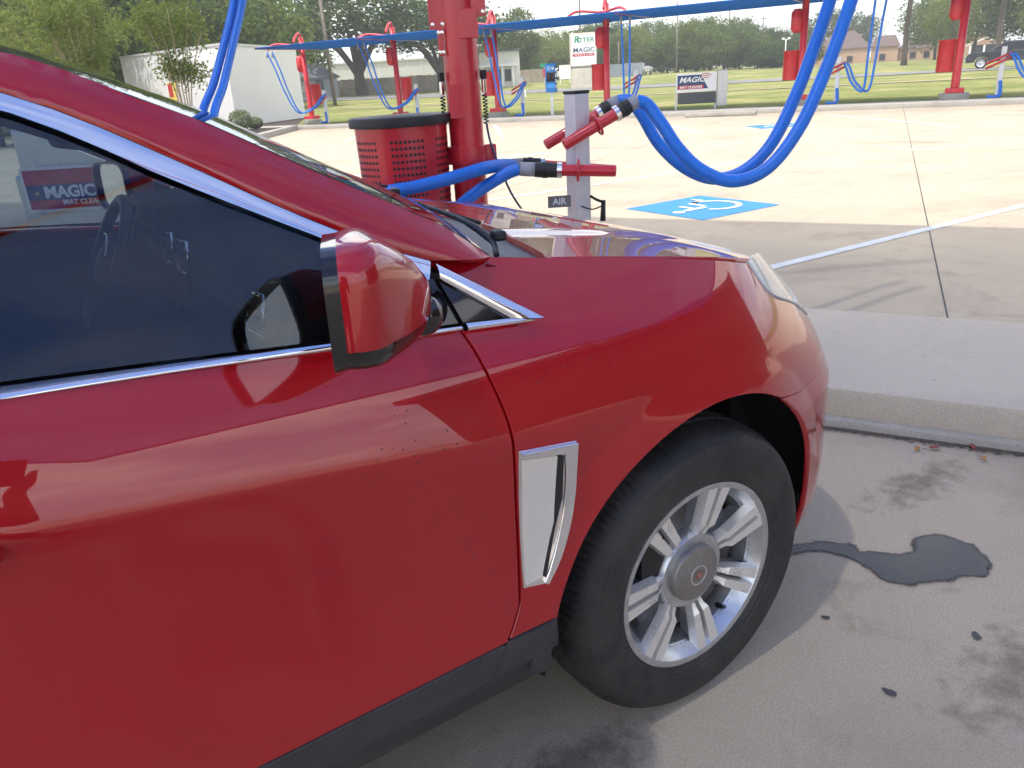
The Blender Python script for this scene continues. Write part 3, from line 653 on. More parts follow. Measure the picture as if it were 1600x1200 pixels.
for mirr in (False, True):
    xs = [-3.0+.1*k for k in range(15)]+[-1.6+.04*k for k in range(25)]+[-.606]
    top = [(x, PTf(x)) for x in [-.472, -.50, -.541, -.57, -.605, -.65, -.70, -.746, -.79, -.835, -.87, -.901, -.95, -.997, -1.03, -1.069, -1.1, -1.139, -1.2, -1.3, -1.4, -1.55, -1.7, -2.1, -2.6, -3.0]]
    bot = [(x, CUf(x)+.001) for x in [-3.0, -2.6, -2.1, -1.7, -1.55, -1.4, -1.3, -1.2, -1.154, -1.1, -1.05, -1.0, -.944, -.9, -.85, -.8, -.75, -.7, -.65, -.606]]
    panel('roof_side_frame', bot+[(-.470, 1.2145)]+top, Pil, M['paint'], CAR, .014 if not mirr else .05, .012, mirror=mirr)
    xr = [-3.0+.2*k for k in range(7)]+[-1.6+.05*k for k in range(20)]+[-.62]
    ribbon('window_trim', pick(CL, xr), pick(CU, [min(x, -.604) if x != -.62 else -.606 for x in xr]), Ts(-.007), Ts(-.001), M['chrome'], CAR, .002, mirr)
    ribbon('belt_trim', pick(BL, xr[:-1]+[-.581]), pick(GB, xr[:-1]+[-.581]), lambda u, z: (u, S(u, z)[1]-.003, z), Ts(-.007), M['chrome'], CAR, .006, mirr)
    # glass panes
    xg = [-1.575+.05*k for k in range(17)]+[-.755]
    panel('front_window', [(x, lerp_tab(x, GB)+.002) for x in xg]+[(x, lerp_tab(x, CL)-.003) for x in xg[::-1]], Ts(.006), M['glass'], CAR, .03, 0, mirror=mirr)
    xg2 = [-2.75+.1*k for k in range(11)]+[-1.665]
    panel('rear_window', [(x, lerp_tab(x, GB)+.002) for x in xg2]+[(x, lerp_tab(x, CL)-.003) for x in xg2[::-1]], Ts(.006), M['glass'], CAR, .06, 0, mirror=mirr)
    panel('pillar_cover', [(-1.66, 1.216), (-1.58, 1.210), (-1.58, 1.572), (-1.66, 1.574)], Ts(.001), M['piano'], CAR, .05, .006, mirror=mirr)
    panel('sail_panel', [(-.753, lerp_tab(-.753, GB)+.001), (-.70, 1.136), (-.583, 1.126), (-.609, 1.205), (-.622, 1.205), (-.691, 1.240), (-.753, 1.277)], Ts(.001), M['piano'], CAR, .02, .01, mirror=mirr)
    # insert and trim in the tip of the fender
    panel('fender_insert', [(-.571, 1.124), (-.476, 1.113), (-.591, 1.203), (-.598, 1.20)], Ts(.004), M['piano'], CAR, .02, .01, mirror=mirr)
    ti = [k/10 for k in range(11)]
    L2 = lambda a, b: [(a[0]+(b[0]-a[0])*t, a[1]+(b[1]-a[1])*t) for t in ti]
    SY = lambda u, z: (u, min(S(u, z)[1], T(u, z)[1])-.003, z)
    ribbon('fender_trim', L2((-.598, 1.203), (-.476, 1.113)), L2((-.598, 1.228), (-.404, 1.099)), SY, SY, M['chrome'], CAR, .005, mirr)
    ribbon('fender_trim', L2((-.570, 1.111), (-.406, 1.095)), L2((-.570, 1.124), (-.470, 1.112)), SY, SY, M['chrome'], CAR, .005, mirr)
# windscreen
PTS = [(-.478, 1.216), (-.541, 1.268), (-.605, 1.306), (-.746, 1.384), (-.901, 1.474), (-.997, 1.520), (-1.139, 1.585), (-1.27, 1.628)]
def wind_pt(i, wv):
    x, z = PTS[i]; y0 = Pil(x, z)[1]+.004; k = 1-wv*wv; fr = i/(len(PTS)-1)
    return (x+(.17-.08*fr)*k, YC+wv*(YC-y0), z+.012*k+.012*fr*k-.002)
nw = 24; V = [wind_pt(i, -1+2*j/nw) for i in range(len(PTS)) for j in range(nw+1)]
F = [(i*(nw+1)+j, i*(nw+1)+j+1, (i+1)*(nw+1)+j+1, (i+1)*(nw+1)+j) for i in range(len(PTS)-1) for j in range(nw)]
ob('windscreen', V, F, M['wind'], CAR, True)
for sgn in (-1, 1):
    MB().tube([Vector(wind_pt(i, sgn*.995)) for i in range(len(PTS))], .006, 6).build('windscreen_seal', M['rubber_seal'], CAR, True)
# roof
V = []; nr = 16; RX = [-1.27, -1.4, -1.7, -2.1, -2.6, -3.0, -3.4]; RZ = [1.63, 1.657, 1.675, 1.673, 1.65, 1.605, 1.50]
for x, z in zip(RX, RZ):
    ye = Pil(max(x, -3.0), min(PTf(max(x, -3.0)), z))[1]
    for j in range(nr+1):
        wv = -1+2*j/nr; V.append((x + (.09*(1-wv*wv) if x == -1.27 else 0), YC+wv*(YC-ye), z-.012+.03*(1-wv**2)))
F = [(i*(nr+1)+j, i*(nr+1)+j+1, (i+1)*(nr+1)+j+1, (i+1)*(nr+1)+j) for i in range(len(RX)-1) for j in range(nr)]
ob('roof', V, F, M['paint'], CAR, True)
V = []
for x, z, q in ((-3.4, 1.49, .28), (-3.62, 1.25, .10), (-3.66, 1.0, .14), (-3.68, .45, .14)):
    for j in range(9): wv = -1+j/4; V.append((x-.08*(1-wv*wv), YC+wv*(YC-q), z))
ob('tailgate', V, [(i*9+j, i*9+j+1, (i+1)*9+j+1, (i+1)*9+j) for i in range(3) for j in range(8)], M['paint'], CAR, True)
# bonnet
def rear_x(y): return -.12-.205*min(1.05, abs(y-YC)/.79)**1.5
ed = [(x, hood_edge(x)+.004) for x in (-.322, -.25, -.15, -.05, .05, .15, .22, .287)]
front = curve2([(.287, .139), (.40, .205), (.52, .33), (.60, .47), (.655, .66), (.675, YC)], 4)
half = ed+front[1:]
hood_poly = half+[(x, 2*YC-y) for x, y in half[::-1][1:]]+[(rear_x(y), y) for y in [1.66-.06*k for k in range(26)]][1:]
panel('bonnet', hood_poly, H, M['paint'], CAR, .026, .018)
# nose cap between bonnet edge and bumper
V = []; nn_ = 30
for k in range(nn_+1):
    t = k/nn_; fp = front[min(len(front)-1, int(t*(len(front)-1)))]
    u = .80+.84*t; a = Vector(H(*fp)); b = Vector(S(u, .915)); b2 = Vector(S(u, .86)); a.z -= .012
    V += [a, a.lerp(b, .5)+Vector((0, 0, .02)), b, b2]
F = [(k*4+j, k*4+j+1, (k+1)*4+j+1, (k+1)*4+j) for k in range(nn_) for j in range(3)]
n0 = len(V); V += [(v[0], 2*YC-v[1], v[2]) for v in V]; F += [tuple(i+n0 for i in f)[::-1] for f in F]
ob('grille_surround', V, F, M['chrome'], CAR, True)
for mirr in (False, True):
    panel('grille', [(1.08, .50), (1.64, .48), (1.64, .88), (1.08, .86)], S, M['blackp'], CAR, .06, .01, mirror=mirr, shift=.008)
for k in range(6):
    z = .53+.065*k; P = [Vector(S(1.12+.52*j/10, z))+Vector((.014, 0, 0)) for j in range(11)]
    MB().tube(P+[(p.x, 2*YC-p.y, p.z) for p in P[::-1][1:]], .008, 6).build('grille_bar', M['chrome'], CAR, True)
# cowl under the wipers
V = []; nc = 40
for j in range(nc+1):
    wv = -1+2*j/nc; y = YC+wv*(YC-.125); b = Vector(wind_pt(0, wv)); b.z -= .012
    a = Vector((rear_x(y)-.004, y, 0)); a.z = H(rear_x(y), y)[2]-.004
    V += [a+Vector((0, 0, -.012)), a.lerp(b, .4)+Vector((0, 0, -.018)), a.lerp(b, .7)+Vector((0, 0, -.012)), b]
F = [(j*4+i, (j+1)*4+i, (j+1)*4+i+1, j*4+i+1) for j in range(nc) for i in range(3)]
M['cowl'] = pm('grey_cowl_plastic', (.095, .098, .10), .55, var=.2, vscale=30, bump=.2, bscale=200)
ob('cowl_panel', V, F, M['cowl'], CAR, True)
# ---- door mirror
def superring(x, yo, yi, zb, zt, n=40, e=4.6):
    yc, zc = (yo+yi)/2, (zb+zt)/2; hy, hz = (yi-yo)/2, (zt-zb)/2; out = []
    for k in range(n):
        a = 2*math.pi*k/n; c, s = math.cos(a), math.sin(a)
        out.append(Vector((x, yc+hy*math.copysign(abs(c)**(2/e), c), zc+hz*math.copysign(abs(s)**(2/e), s))))
    return out
MS = [(-.872, -.214, -.03, 1.170, 1.332), (-.852, -.222, -.025, 1.168, 1.335), (-.832, -.223, -.02, 1.167, 1.334), (-.820, -.217, -.018, 1.167, 1.331), (-.808, -.206, -.015, 1.168, 1.326), (-.775, -.178, -.01, 1.170, 1.308), (-.742, -.145, 0, 1.175, 1.284), (-.712, -.110, .004, 1.182, 1.259), (-.690, -.080, .008, 1.190, 1.242), (-.674, -.045, .010, 1.201, 1.231), (-.668, -.03, .0, 1.210, 1.222)]
def mirror_unit(mirr):
    n = 48; W = lambda p: Vector((p.x, 2*YC-p.y, p.z)) if mirr else p
    rings = [superring(*m_, n=n) for m_ in MS]
    # shear: outboard end leans to the rear
    def sh(p):
        k = max(0., 1-(p.x+.872)/.2); return Vector((p.x-.008*k+.40*k*(p.y+.224)+.02*(p.z-1.25), p.y, p.z))
    rings = [[W(sh(p)) for p in r_] for r_ in rings]
    top = MB(); low = MB(); K = len(rings)
    V = [p for r_ in rings for p in r_]
    def emit(mb, sel, o=0.):
        idx = {}; VV = []; FF = []
        for i in range(K-1):
            for j in range(n):
                q = [(i*n+j), (i*n+(j+1) % n), ((i+1)*n+(j+1) % n), ((i+1)*n+j)]
                zc = sum(V[a].z for a in q)/4; xx = sum(V[a].x for a in q)/4
                if sel(zc, xx, j):
                    f = []
                    for a in q:
                        if a not in idx: idx[a] = len(VV); VV.append(V[a])
                        f.append(idx[a])
                    FF.append(tuple(f) if mirr else tuple(f)[::-1])
        mb.add(VV, FF)
    isl_ = lambda j: (j/n > .5+.035 and j/n < 1-.035)
    emit(top, lambda z, x, j: not isl_(j)); emit(low, lambda z, x, j: isl_(j))
    cap = top.build('side_mirror', M['paint'], CAR, True)
    low.build('lower_shell', M['piano'], cap, True)
    # rim
    rim = MB(); r0 = rings[0]; n0 = len(r0); cc = sum(r0, Vector())/n0
    back = [p+Vector((-.020, 0, 0)) for p in r0]; inn = [cc+(p-cc)*.93+Vector((-.020, 0, 0)) for p in r0]; inn2 = [cc+(p-cc)*.92+Vector((-.006, 0, 0)) for p in r0]
    F = []
    for a in range(3):
        for j in range(n0): F.append((a*n0+j, a*n0+(j+1) % n0, (a+1)*n0+(j+1) % n0, (a+1)*n0+j))
    rim.add(r0+back+inn+inn2, F if not mirr else [f[::-1] for f in F]); auto(rim.build('mirror_rim', M['piano'], cap))
    ob('mirror_glass', inn2, [tuple(range(n0))], M['mirror'], cap)
    ft = MB(); ft.tube([W(Vector(q)) for q in [(-.70, -.06, 1.185), (-.675, -.02, 1.172), (-.655, .012, 1.165), (-.64, .045, 1.16)]], [.03, .034, .034, .04], 14); ft.build('mirror_foot', M['piano'], cap, True)
for mirr in (False, True): mirror_unit(mirr)
# ---- fender vent
VENT = [(-.520, .885), (-.390, .865), (-.398, .745), (-.440, .626), (-.473, .579), (-.524, .587)]
for mirr in (False, True):
    v = panel('fender_vent', VENT, S, M['chrome'], CAR, .02, .012, mirror=mirr, shift=.004)
    panel('vent_plate', [(-.514, .868), (-.438, .851), (-.448, .709), (-.484, .598), (-.522, .594)], S, M['vent_plate'], v, .02, .006, mirror=mirr, shift=.0085)
    panel('vent_slot', [(-.436, .850), (-.421, .846), (-.424, .754), (-.474, .592), (-.482, .600), (-.446, .709)], S, M['blackp'], v, .02, .0, mirror=mirr, shift=.0062)
    panel('vent_bar', curve2([(-.420, .862), (-.391, .864)], 2)+curve2([(-.394, .80), (-.398, .745), (-.412, .69), (-.440, .626), (-.473, .580)], 4)+[(-.480, .586)]+curve2([(-.468, .605), (-.446, .655), (-.428, .71), (-.420, .754), (-.417, .80)], 4), S, M['chrome'], v, .015, .012, mirror=mirr, shift=.012)
    panel('vent_bar', [(-.519, .884), (-.392, .8645), (-.421, .853), (-.512, .870)], S, M['chrome'], v, .015, .012, mirror=mirr, shift=.0125)
# door handle recess edge and handle
for mirr in (False, True):
    W = (lambda p: (p[0], 2*YC-p[1], p[2])) if mirr else (lambda p: p)
    P = smooth_path([W((-1.50, -.03, 1.005)), W((-1.48, -.068, 1.005)), W((-1.40, -.078, 1.003)), W((-1.325, -.068, 1.001)), W((-1.305, -.032, 1.0))], 5)
    MB().tube(P, .014, 10).build('door_handle', M['paint'], CAR, True)
    P = smooth_path([W((-2.34, -.03, 1.09)), W((-2.32, -.068, 1.09)), W((-2.22, -.075, 1.088)), W((-2.14, -.066, 1.086)), W((-2.12, -.03, 1.085))], 5)
    MB().tube(P, .014, 10).build('door_handle', M['paint'], CAR, True)
# ---- wheels
def dirty_metal():
    m = pm('dusty_spoke_face', (.72, .69, .63), .3, .6, .0); n = m.node_tree.nodes; l = m.node_tree.links; b = n['Principled BSDF']
    t = n.new('ShaderNodeTexCoord'); z = n.new('ShaderNodeTexNoise'); z.inputs['Scale'].default_value = 320; z.inputs['Detail'].default_value = 4; z.inputs['Roughness'].default_value = .7; l.new(t.outputs['Object'], z.inputs['Vector'])
    z2 = n.new('ShaderNodeTexNoise'); z2.inputs['Scale'].default_value = 13; z2.inputs['Detail'].default_value = 3; l.new(t.outputs['Object'], z2.inputs['Vector'])
    a = n.new('ShaderNodeMath'); a.operation = 'MULTIPLY_ADD'; l.new(z2.outputs[0], a.inputs[0]); a.inputs[1].default_value = .55; l.new(z.outputs[0], a.inputs[2])
    r = n.new('ShaderNodeMapRange'); l.new(a.outputs[0], r.inputs[0]); r.inputs[1].default_value = .925; r.inputs[2].default_value = .97; r.inputs[3].default_value = 0; r.inputs[4].default_value = .9
    q = n.new('ShaderNodeMix'); q.data_type = 'RGBA'; l.new(r.outputs[0], q.inputs[0]); q.inputs[6].default_value = (.86, .83, .77, 1); q.inputs[7].default_value = (.10, .075, .055, 1); l.new(q.outputs[2], b.inputs['Base Color'])
    r2 = n.new('ShaderNodeMapRange'); l.new(r.outputs[0], r2.inputs[0]); r2.inputs[3].default_value = .6; r2.inputs[4].default_value = .1; l.new(r2.outputs[0], b.inputs['Metallic'])
    r3 = n.new('ShaderNodeMapRange'); l.new(r.outputs[0], r3.inputs[0]); r3.inputs[3].default_value = .3; r3.inputs[4].default_value = .8; l.new(r3.outputs[0], b.inputs['Roughness'])
    return m
M['spoke'] = dirty_metal(); M['barrel'] = pm('dusty_barrel_alloy', (.17, .165, .16), .45, .7, var=.2, vscale=30); M['tyre_dots'] = pm('worn_tyre_relief', (.034, .033, .031), .7)
M['cap'] = pm('brushed_bronze_grey_cap', (.30, .285, .27), .42, .8, rvar=.1, vscale=60, var=.12)
M['crest_red'] = pm('crest_red', (.30, .02, .02), .3)
WM = Matrix(((1, 0, 0), (0, 0, -1), (0, 1, 0)))
TYRE = [(.200, -.19), (.243, -.20), (.262, -.212), (.30, -.222), (.34, -.214), (.362, -.200), (.3745, -.188), (.379, -.172), (.3795, -.158), (.372, -.156), (.372, -.148), (.3805, -.146), (.381, -.116), (.373, -.114), (.373, -.106), (.381, -.104), (.3805, -.076), (.372, -.074), (.372, -.066), (.3795, -.064), (.379, -.050), (.3765, -.040), (.3735, -.030), (.369, -.019), (.363, -.009), (.356, -.001), (.350, .005), (.3485, .0052), (.3475, .0068), (.340, .0105), (.330, .0135), (.3285, .0135), (.3275, .0145), (.31, .0165), (.29, .0158), (.272, .0125), (.2705, .0110), (.2595, .0085), (.2585, .0070), (.250, .003), (.2455, -.001), (.243, -.006), (.230, -.03)]
def wheel_meshes():
    n = 480; V = []; F = []
    rr_ = [.381]
    for i, (r, h) in enumerate(TYRE):
        for j in range(n):
            q = r; a = 2*math.pi*j/n
            if 19 <= i <= 24 and j % 4 == 0: q -= .0045 if i < 23 else .0022
            if 11 <= i <= 16 and i not in (13, 14) and (j+2*i) % 8 == 0: q -= .005
            if 6 <= i <= 8 and j % 4 == 0: q -= .005
            V.append(Vector((q*math.cos(a), -h, q*math.sin(a))))
    for i in range(len(TYRE)-1):
        for j in range(n): F.append((i*n+j, i*n+(j+1) % n, (i+1)*n+(j+1) % n, (i+1)*n+j))
    return V, F
def wheel(cx, mirr, detail=True):
    cz = .366; W = lambda v: Vector((cx+v[0], (2*YC-v[1]) if mirr else v[1], cz+v[2]))
    def fin(mb, name, m, par, sm=35):
        if mirr: mb.F = [f[::-1] for f in mb.F]
        mb.V = [W(v) for v in mb.V]; o = mb.build(name, m, par)
        return auto(o, sm)
    b = MB(); b.lathe([(.208, -.036), (.216, -.024), (.222, -.014), (.2265, -.006), (.230, .0005), (.2375, .003), (.2445, .0025), (.2462, -.001), (.2455, -.006)], 96, WM)
    wh = fin(b, 'wheel', M['alloy'], CAR)
    b = MB(); b.lathe([(.2435, -.19), (.225, -.185), (.190, -.16), (.188, -.12), (.195, -.06), (.212, -.030)], 72, WM); fin(b, 'rim_barrel', M['barrel'], wh)
    V, F = wheel_meshes(); t = MB()
    if not detail: 
        pass
    t.V = [Vector((v.x, v.y, max(v.z, -.3655))) for v in V]; t.F = F
    fin(t, 'tyre', M['tyre'], wh, 30)
    h = MB(); h.lathe([(.0, -.035), (.05, -.026), (.097, -.026), (.106, -.040), (.108, -.085)], 56, WM); fin(h, 'hub', M['alloy'], wh)
    base = R(75)
    for k in range(7):
        th = base+2*math.pi*k/7
        def pl(a, bb, hh): return (a*math.cos(th)-bb*math.sin(th), -hh, a*math.sin(th)+bb*math.cos(th))
        w = MB()
        # web under the pair
        A = [(.070, .024, -.030), (.115, .020, -.040), (.17, .024, -.036), (.229, .034, -.026)]
        VV = []; FF = []
        for a, bb, hh in A: VV += [pl(a, bb+.006, hh-.030), pl(a, bb, hh), pl(a, -bb, hh), pl(a, -bb-.006, hh-.030)]
        for i in range(3):
            for j in range(3): FF.append((i*4+j, i*4+j+1, (i+1)*4+j+1, (i+1)*4+j))
        w.add(VV, [f[::-1] for f in FF]); fin(w, 'spoke_web', M['alloy'], wh, 25)
        for sg in (-1, 1):
            f2 = MB(); prof = [(.098, .0045, .018, -.026), (.114, .0050, .0205, -.021), (.126, .0050, .0275, -.012), (.17, .0058, .0320, -.007), (.229, .0068, .0385, -.001)]
            VV = []; FF = []
            for a, b0, b1, hh in prof: VV += [pl(a, sg*b0, hh-.02), pl(a, sg*(b0+.0012), hh), pl(a, sg*(b1-.0015), hh), pl(a, sg*(b1+.003), hh-.024)]
            for i in range(len(prof)-1):
                for j in range(3): FF.append((i*4+j, i*4+j+1, (i+1)*4+j+1, (i+1)*4+j))
            FF.append((0, 1, 2, 3))
            f2.add(VV, FF if sg > 0 else [f[::-1] for f in FF]); fin(f2, 'spoke', M['spoke'], wh, 25)
    c = MB(); c.lathe([(.0745, -.036), (.0745, -.015), (.072, -.011), (.050, -.0065), (.028, -.004), (.0275, -.0055), (.0262, -.0055), (.0255, -.0035), (0.0, -.003)], 64, WM); cp = fin(c, 'centre_cap', M['cap'], wh, 40)
    c = MB(); c.lathe([(.0275, -.005), (.027, -.0025), (.0235, -.0022), (.0228, -.0045)], 48, WM); fin(c, 'crest_ring', M['chrome'], wh, 40)
    # crest: shield with bars
    sh = [(-.0105, .009), (.0105, .009), (.0105, -.001), (.006, -.008), (0, -.0125), (-.006, -.008), (-.0105, -.001)]
    c = MB(); c.prism(sh, .0, .0, lambda x, y, z: (x, .0022, y)) if False else None
    c = MB(); c.add([(x, .0018, y) for x, y in sh], [tuple(range(7))]); c.F = [f[::-1] for f in c.F] if True else c.F; fin(c, 'crest_shield', M['crest_red'], wh)
    for q in [(-.0105, .0105, .0045, .0062), (-.0105, .0105, -.0005, .0009), (-.001, .001, -.0115, .009), (-.0105, 0, .0072, .0085), (0, .009, -.005, -.0038)]:
        c = MB(); c.add([(q[0], .0012, q[2]), (q[1], .0012, q[2]), (q[1], .0012, q[3]), (q[0], .0012, q[3])], [(3, 2, 1, 0)]); fin(c, 'crest_bar', M['satin_chrome'], wh)
    dots = MB(); rd = random.Random(8)
    for (a0_, a1_, sgn_) in ((R(48), R(72), 1), (R(128), R(160), -1), (R(-100), R(-78), 1)):
        for i in range(9):
            for j in range(4):
                fr = i/8; sz_ = .0065*(1-.75*fr)*(1 if sgn_ > 0 else 1); aa = a0_+(a1_-a0_)*(fr if sgn_ > 0 else 1-fr)+(j % 2)*.028; rr2 = .288+j*.0115
                hh = .0168 if rr2 < .312 else .0158 if rr2 < .32 else .0146
                dots.add([(rr2*math.cos(aa)+sz_*math.cos(q), -hh-.0009, rr2*math.sin(aa)+sz_*math.sin(q)) for q in [2*math.pi*z/7 for z in range(7)]], [tuple(range(7))])
    if detail: o_ = fin(dots, 'sidewall_dots', M['tyre_dots'], wh); o_['kind'] = 'stuff'
    c = MB(); a = R(-55); r_ = .205; c.tube([(r_*math.cos(a), .045, r_*math.sin(a)), (r_*.97*math.cos(a), .03, r_*.97*math.sin(a)), (.175*math.cos(a), .006, .175*math.sin(a))], [.0075, .0065, .005], 10); fin(c, 'valve_stem', M['blackrub'], wh)
    c = MB(); c.lathe([(.0, -.062), (.176, -.062), (.178, -.074), (.0, -.075)], 48, WM); fin(c, 'brake_disc', M['disc'], wh)
    c = MB(); c.box((-.12, .062, .05), (.07, .05, .16)); fin(c, 'brake_caliper', M['blackp'], wh)
    return wh
for cx in (0., -2.807):
    for mirr in (False, True): wheel(cx, mirr)
    for mirr in (False, True):
        V = []; F = []; n = 36
        ys = [-.038, .02, .33, .34]; rs = [.474, .49, .49, .05]
        for i in range(4):
            for j in range(n+1):
                a = R(2)+R(183)*j/n; y = ys[i]
                if i == 0: y = S(cx+rs[0]*math.cos(a), .366+rs[0]*math.sin(a))[1]+.010
                if i == 1: y = S(cx+rs[0]*math.cos(a), .366+rs[0]*math.sin(a))[1]+.055
                V.append((cx+rs[i]*math.cos(a), 2*YC-y if mirr else y, .366+rs[i]*math.sin(a)))
        for i in range(3):
            for j in range(n): F.append((i*(n+1)+j, i*(n+1)+j+1, (i+1)*(n+1)+j+1, (i+1)*(n+1)+j))
        ob('wheel_arch_liner', V, F, M['blackp'], CAR, True)
MB().box((-1.45, YC, .30), (4.1, 1.45, .05)).build('underbody', M['blackp'], CAR)
MB().box((.5, YC, .55), (.25, 1.3, .5)).build('radiator_frame', M['blackp'], CAR)
MB().box((-.45, YC, .75), (.06, 1.6, .78)).build('bulkhead', M['blackp'], CAR)
# ---- wipers
def wiper(a, b, tip):
    p = MB(); a = Vector(a); b = Vector(b)
    p.tube(smooth_path([a+Vector((-.04, -.08, -.01)), a, a.lerp(b, .35)+Vector((0, 0, .012)), b], 5), [.006]*6+[.008]*4+[.006]*5+[.004], 8); o = p.build('wiper_arm', M['blackp'], CAR, True)
    MB().bbox(a+Vector((0.01, -.01, .012)), (.026, .042, .020), .006, R(-15)).build('wiper_pivot', M['blackp'], o)
    d = (Vector(tip)-b).normalized(); MB().tube([b-d*.28, b, Vector(tip)], .0045, 6).build('wiper_blade', M['rubber_seal'], o, True)
wiper((-.385, .23, 1.212), (-.325, .62, 1.236), (-.30, .98, 1.243))
wiper((-.255, .98, 1.222), (-.300, 1.30, 1.240), (-.36, 1.58, 1.235))
# ---- cabin
def prof_y(name, prof, y0, y1, m, parent=None):
    mb = MB(); mb.prism(prof, y0, y1, lambda x, z, y: (x, y, z)); o = mb.build(name, m, parent or CAR)
    bm = bmesh.new(); bm.from_mesh(o.data); bmesh.ops.recalc_face_normals(bm, faces=bm.faces); bm.to_mesh(o.data); bm.free(); return o
dash = prof_y('dashboard', [(-.46, 1.17), (-.60, 1.205), (-.75, 1.205), (-.845, 1.175), (-.86, 1.12), (-.80, .98), (-.78, .70), (-.48, .70)], .12, 1.69, M['interior'])
prof_y('centre_console', [(-.80, 1.0), (-.98, .86), (-1.6, .82), (-1.6, .45), (-.75, .45)], .78, 1.03, M['interior'])
prof_y('instrument_binnacle', [(-.62, 1.20), (-.72, 1.265), (-.86, 1.262), (-.88, 1.20), (-.84, 1.12)], 1.06, 1.50, M['interior'], dash)
for (vx, vy, vz) in ((-.872, .82, 1.175), (-.872, .99, 1.175), (-.872, .25, 1.16), (-.872, 1.58, 1.16)):
    v = MB(); f = [(vx, vy-.055, vz-.033), (vx, vy+.055, vz-.040), (vx+.012, vy+.058, vz+.030), (vx+.012, vy-.045, vz+.036)]
    v.tube([Vector(q) for q in f], .0045, 6, closed=True); o = v.build('air_vent', M['chrome'], dash, True)
    for k in range(3): MB().box((vx+.004+.003*k, vy, vz-.018+.017*k), (.012, .095, .004)).build('vent_slat', M['blackp'], dash)
MB().box((-.868, .905, 1.07), (.012, .20, .12)).build('display_screen', M['piano'], dash)
# steering wheel
sw = MB(); c = Vector((-.985, 1.30, 1.10)); ax = Vector((-.90, 0, .44)).normalized(); e1 = Vector((0, 1, 0)); e2 = ax.cross(e1)
sw.tube([c+(e1*math.cos(2*math.pi*k/40)+e2*math.sin(2*math.pi*k/40))*.185 for k in range(40)], .016, 10, closed=True); swo = sw.build('steering_wheel', M['leather'], CAR, True)
MB().lathe([(0, .045), (.05, .04), (.075, .02), (.08, -.02)], 24, Matrix((e1, e2, ax)).transposed(), c-ax*.02).build('wheel_hub', M['interior'], swo, True)
for a in (R(0), R(180), R(270)): MB().tube([c-ax*.02+(e1*math.cos(a)+e2*math.sin(a))*r_ for r_ in (.06, .18)], .016, 8).build('wheel_spoke', M['interior'], swo, True)
MB().tube([c+ax*.02+(e1*math.cos(a_)+e2*math.sin(a_))*.083 for a_ in [R(200)+R(140)*k/16 for k in range(17)]], .0035, 6).build('hub_trim', M['chrome'], swo, True)
MB().tube([c-ax*.04, c-ax*.30], .03, 10).build('steering_column', M['interior'], swo, True)
# seats
def seat(y, name='seat'):
    b = MB(); rings = []
    for (z, x0, x1, hw) in ((.62, -1.62, -1.45, .22), (.75, -1.66, -1.49, .245), (.95, -1.72, -1.56, .25), (1.12, -1.77, -1.62, .235), (1.24, -1.81, -1.69, .17)):
        rings.append([Vector((x, y+s*q, z)) for x, s, q in [(x0, -1, hw*.8), (x0, 1, hw*.8), ((x0+x1)/2, 1, hw), (x1+.03, 1, hw*.85), (x1-.02, 0, 0), (x1+.03, -1, hw*.85), ((x0+x1)/2, -1, hw)]])
    n = 7; b.add([v for r_ in rings for v in r_], [(i*n+j, i*n+(j+1) % n, (i+1)*n+(j+1) % n, (i+1)*n+j) for i in range(4) for j in range(n)]+[tuple(range(n))[::-1], tuple(4*n+j for j in range(n))])
    s = b.build(name, M['leather'], CAR, True)
    MB().bbox((-1.30, y, .60), (.52, .50, .16), .05).build('seat_cushion', M['leather'], s, True)
    MB().bbox((-1.80, y, 1.36), (.10, .26, .17), .04).build('headrest', M['leather'], s, True)
    for q in (-.06, .06): MB().tube([(-1.79, y+q, 1.2), (-1.80, y+q, 1.3)], .007, 6).build('headrest_post', M['chrome'], s)
seat(.52); seat(1.29)
prof_y('rear_bench', [(-2.2, .45), (-2.2, .72), (-2.65, .68), (-2.85, 1.28), (-2.98, 1.28), (-2.8, .45)], .2, 1.6, M['leather'])
MB().box((-1.5, YC, .43), (2.2, 1.6, .03)).build('cabin_floor', M['interior'], CAR)
V = [(x, YC+wv*.62, z) for x, z in ((-1.30, 1.595), (-1.9, 1.635), (-2.9, 1.60)) for wv in (-1, -.5, 0, .5, 1)]
ob('headliner', V, [(i*5+j, i*5+j+1, (i+1)*5+j+1, (i+1)*5+j) for i in range(2) for j in range(4)], pm('grey_headliner', (.20, .19, .18), .9), CAR, True)
for sg in (-1, 1):
    y = lambda q: YC-sg*q if False else YC+sg*q
    MB().prism([(-2.5, .45), (-.55, .45), (-.55, 1.10), (-2.5, 1.17)], y(.83), y(.80), lambda x, z, yy: (x, yy, z)).build('door_trim', M['interior'], CAR)
    # inner pillar trim
    V = []
    for x, z in PTS:
        q = Pil(x, z)[1]
        for dy, dz, dx in ((.03, -.012, 0), (.035, -.05, -.01), (.012, -.095, -.015)):
            yy = q+dy; V.append((x+dx, yy if sg < 0 else 2*YC-yy, z+dz))
    ob('pillar_trim', V, [(i*3+j, i*3+j+1, (i+1)*3+j+1, (i+1)*3+j) for i in range(len(PTS)-1) for j in range(2)], M['interior'], CAR, True)
rv = MB().bbox((-1.03, YC-.02, 1.46), (.04, .24, .065), .015, R(8)).build('rear_view_mirror', M['blackp'], CAR, True)
MB().tube([(-1.0, YC, 1.48), (-.93, YC, 1.53)], .012, 8).build('mirror_stalk', M['blackp'], rv)
MB().bbox((-1.10, .55, 1.525), (.16, .40, .02), .006).build('sun_visor', M['interior'], CAR)
MB().bbox((-1.10, 1.26, 1.525), (.16, .40, .02), .006).build('sun_visor', M['interior'], CAR)

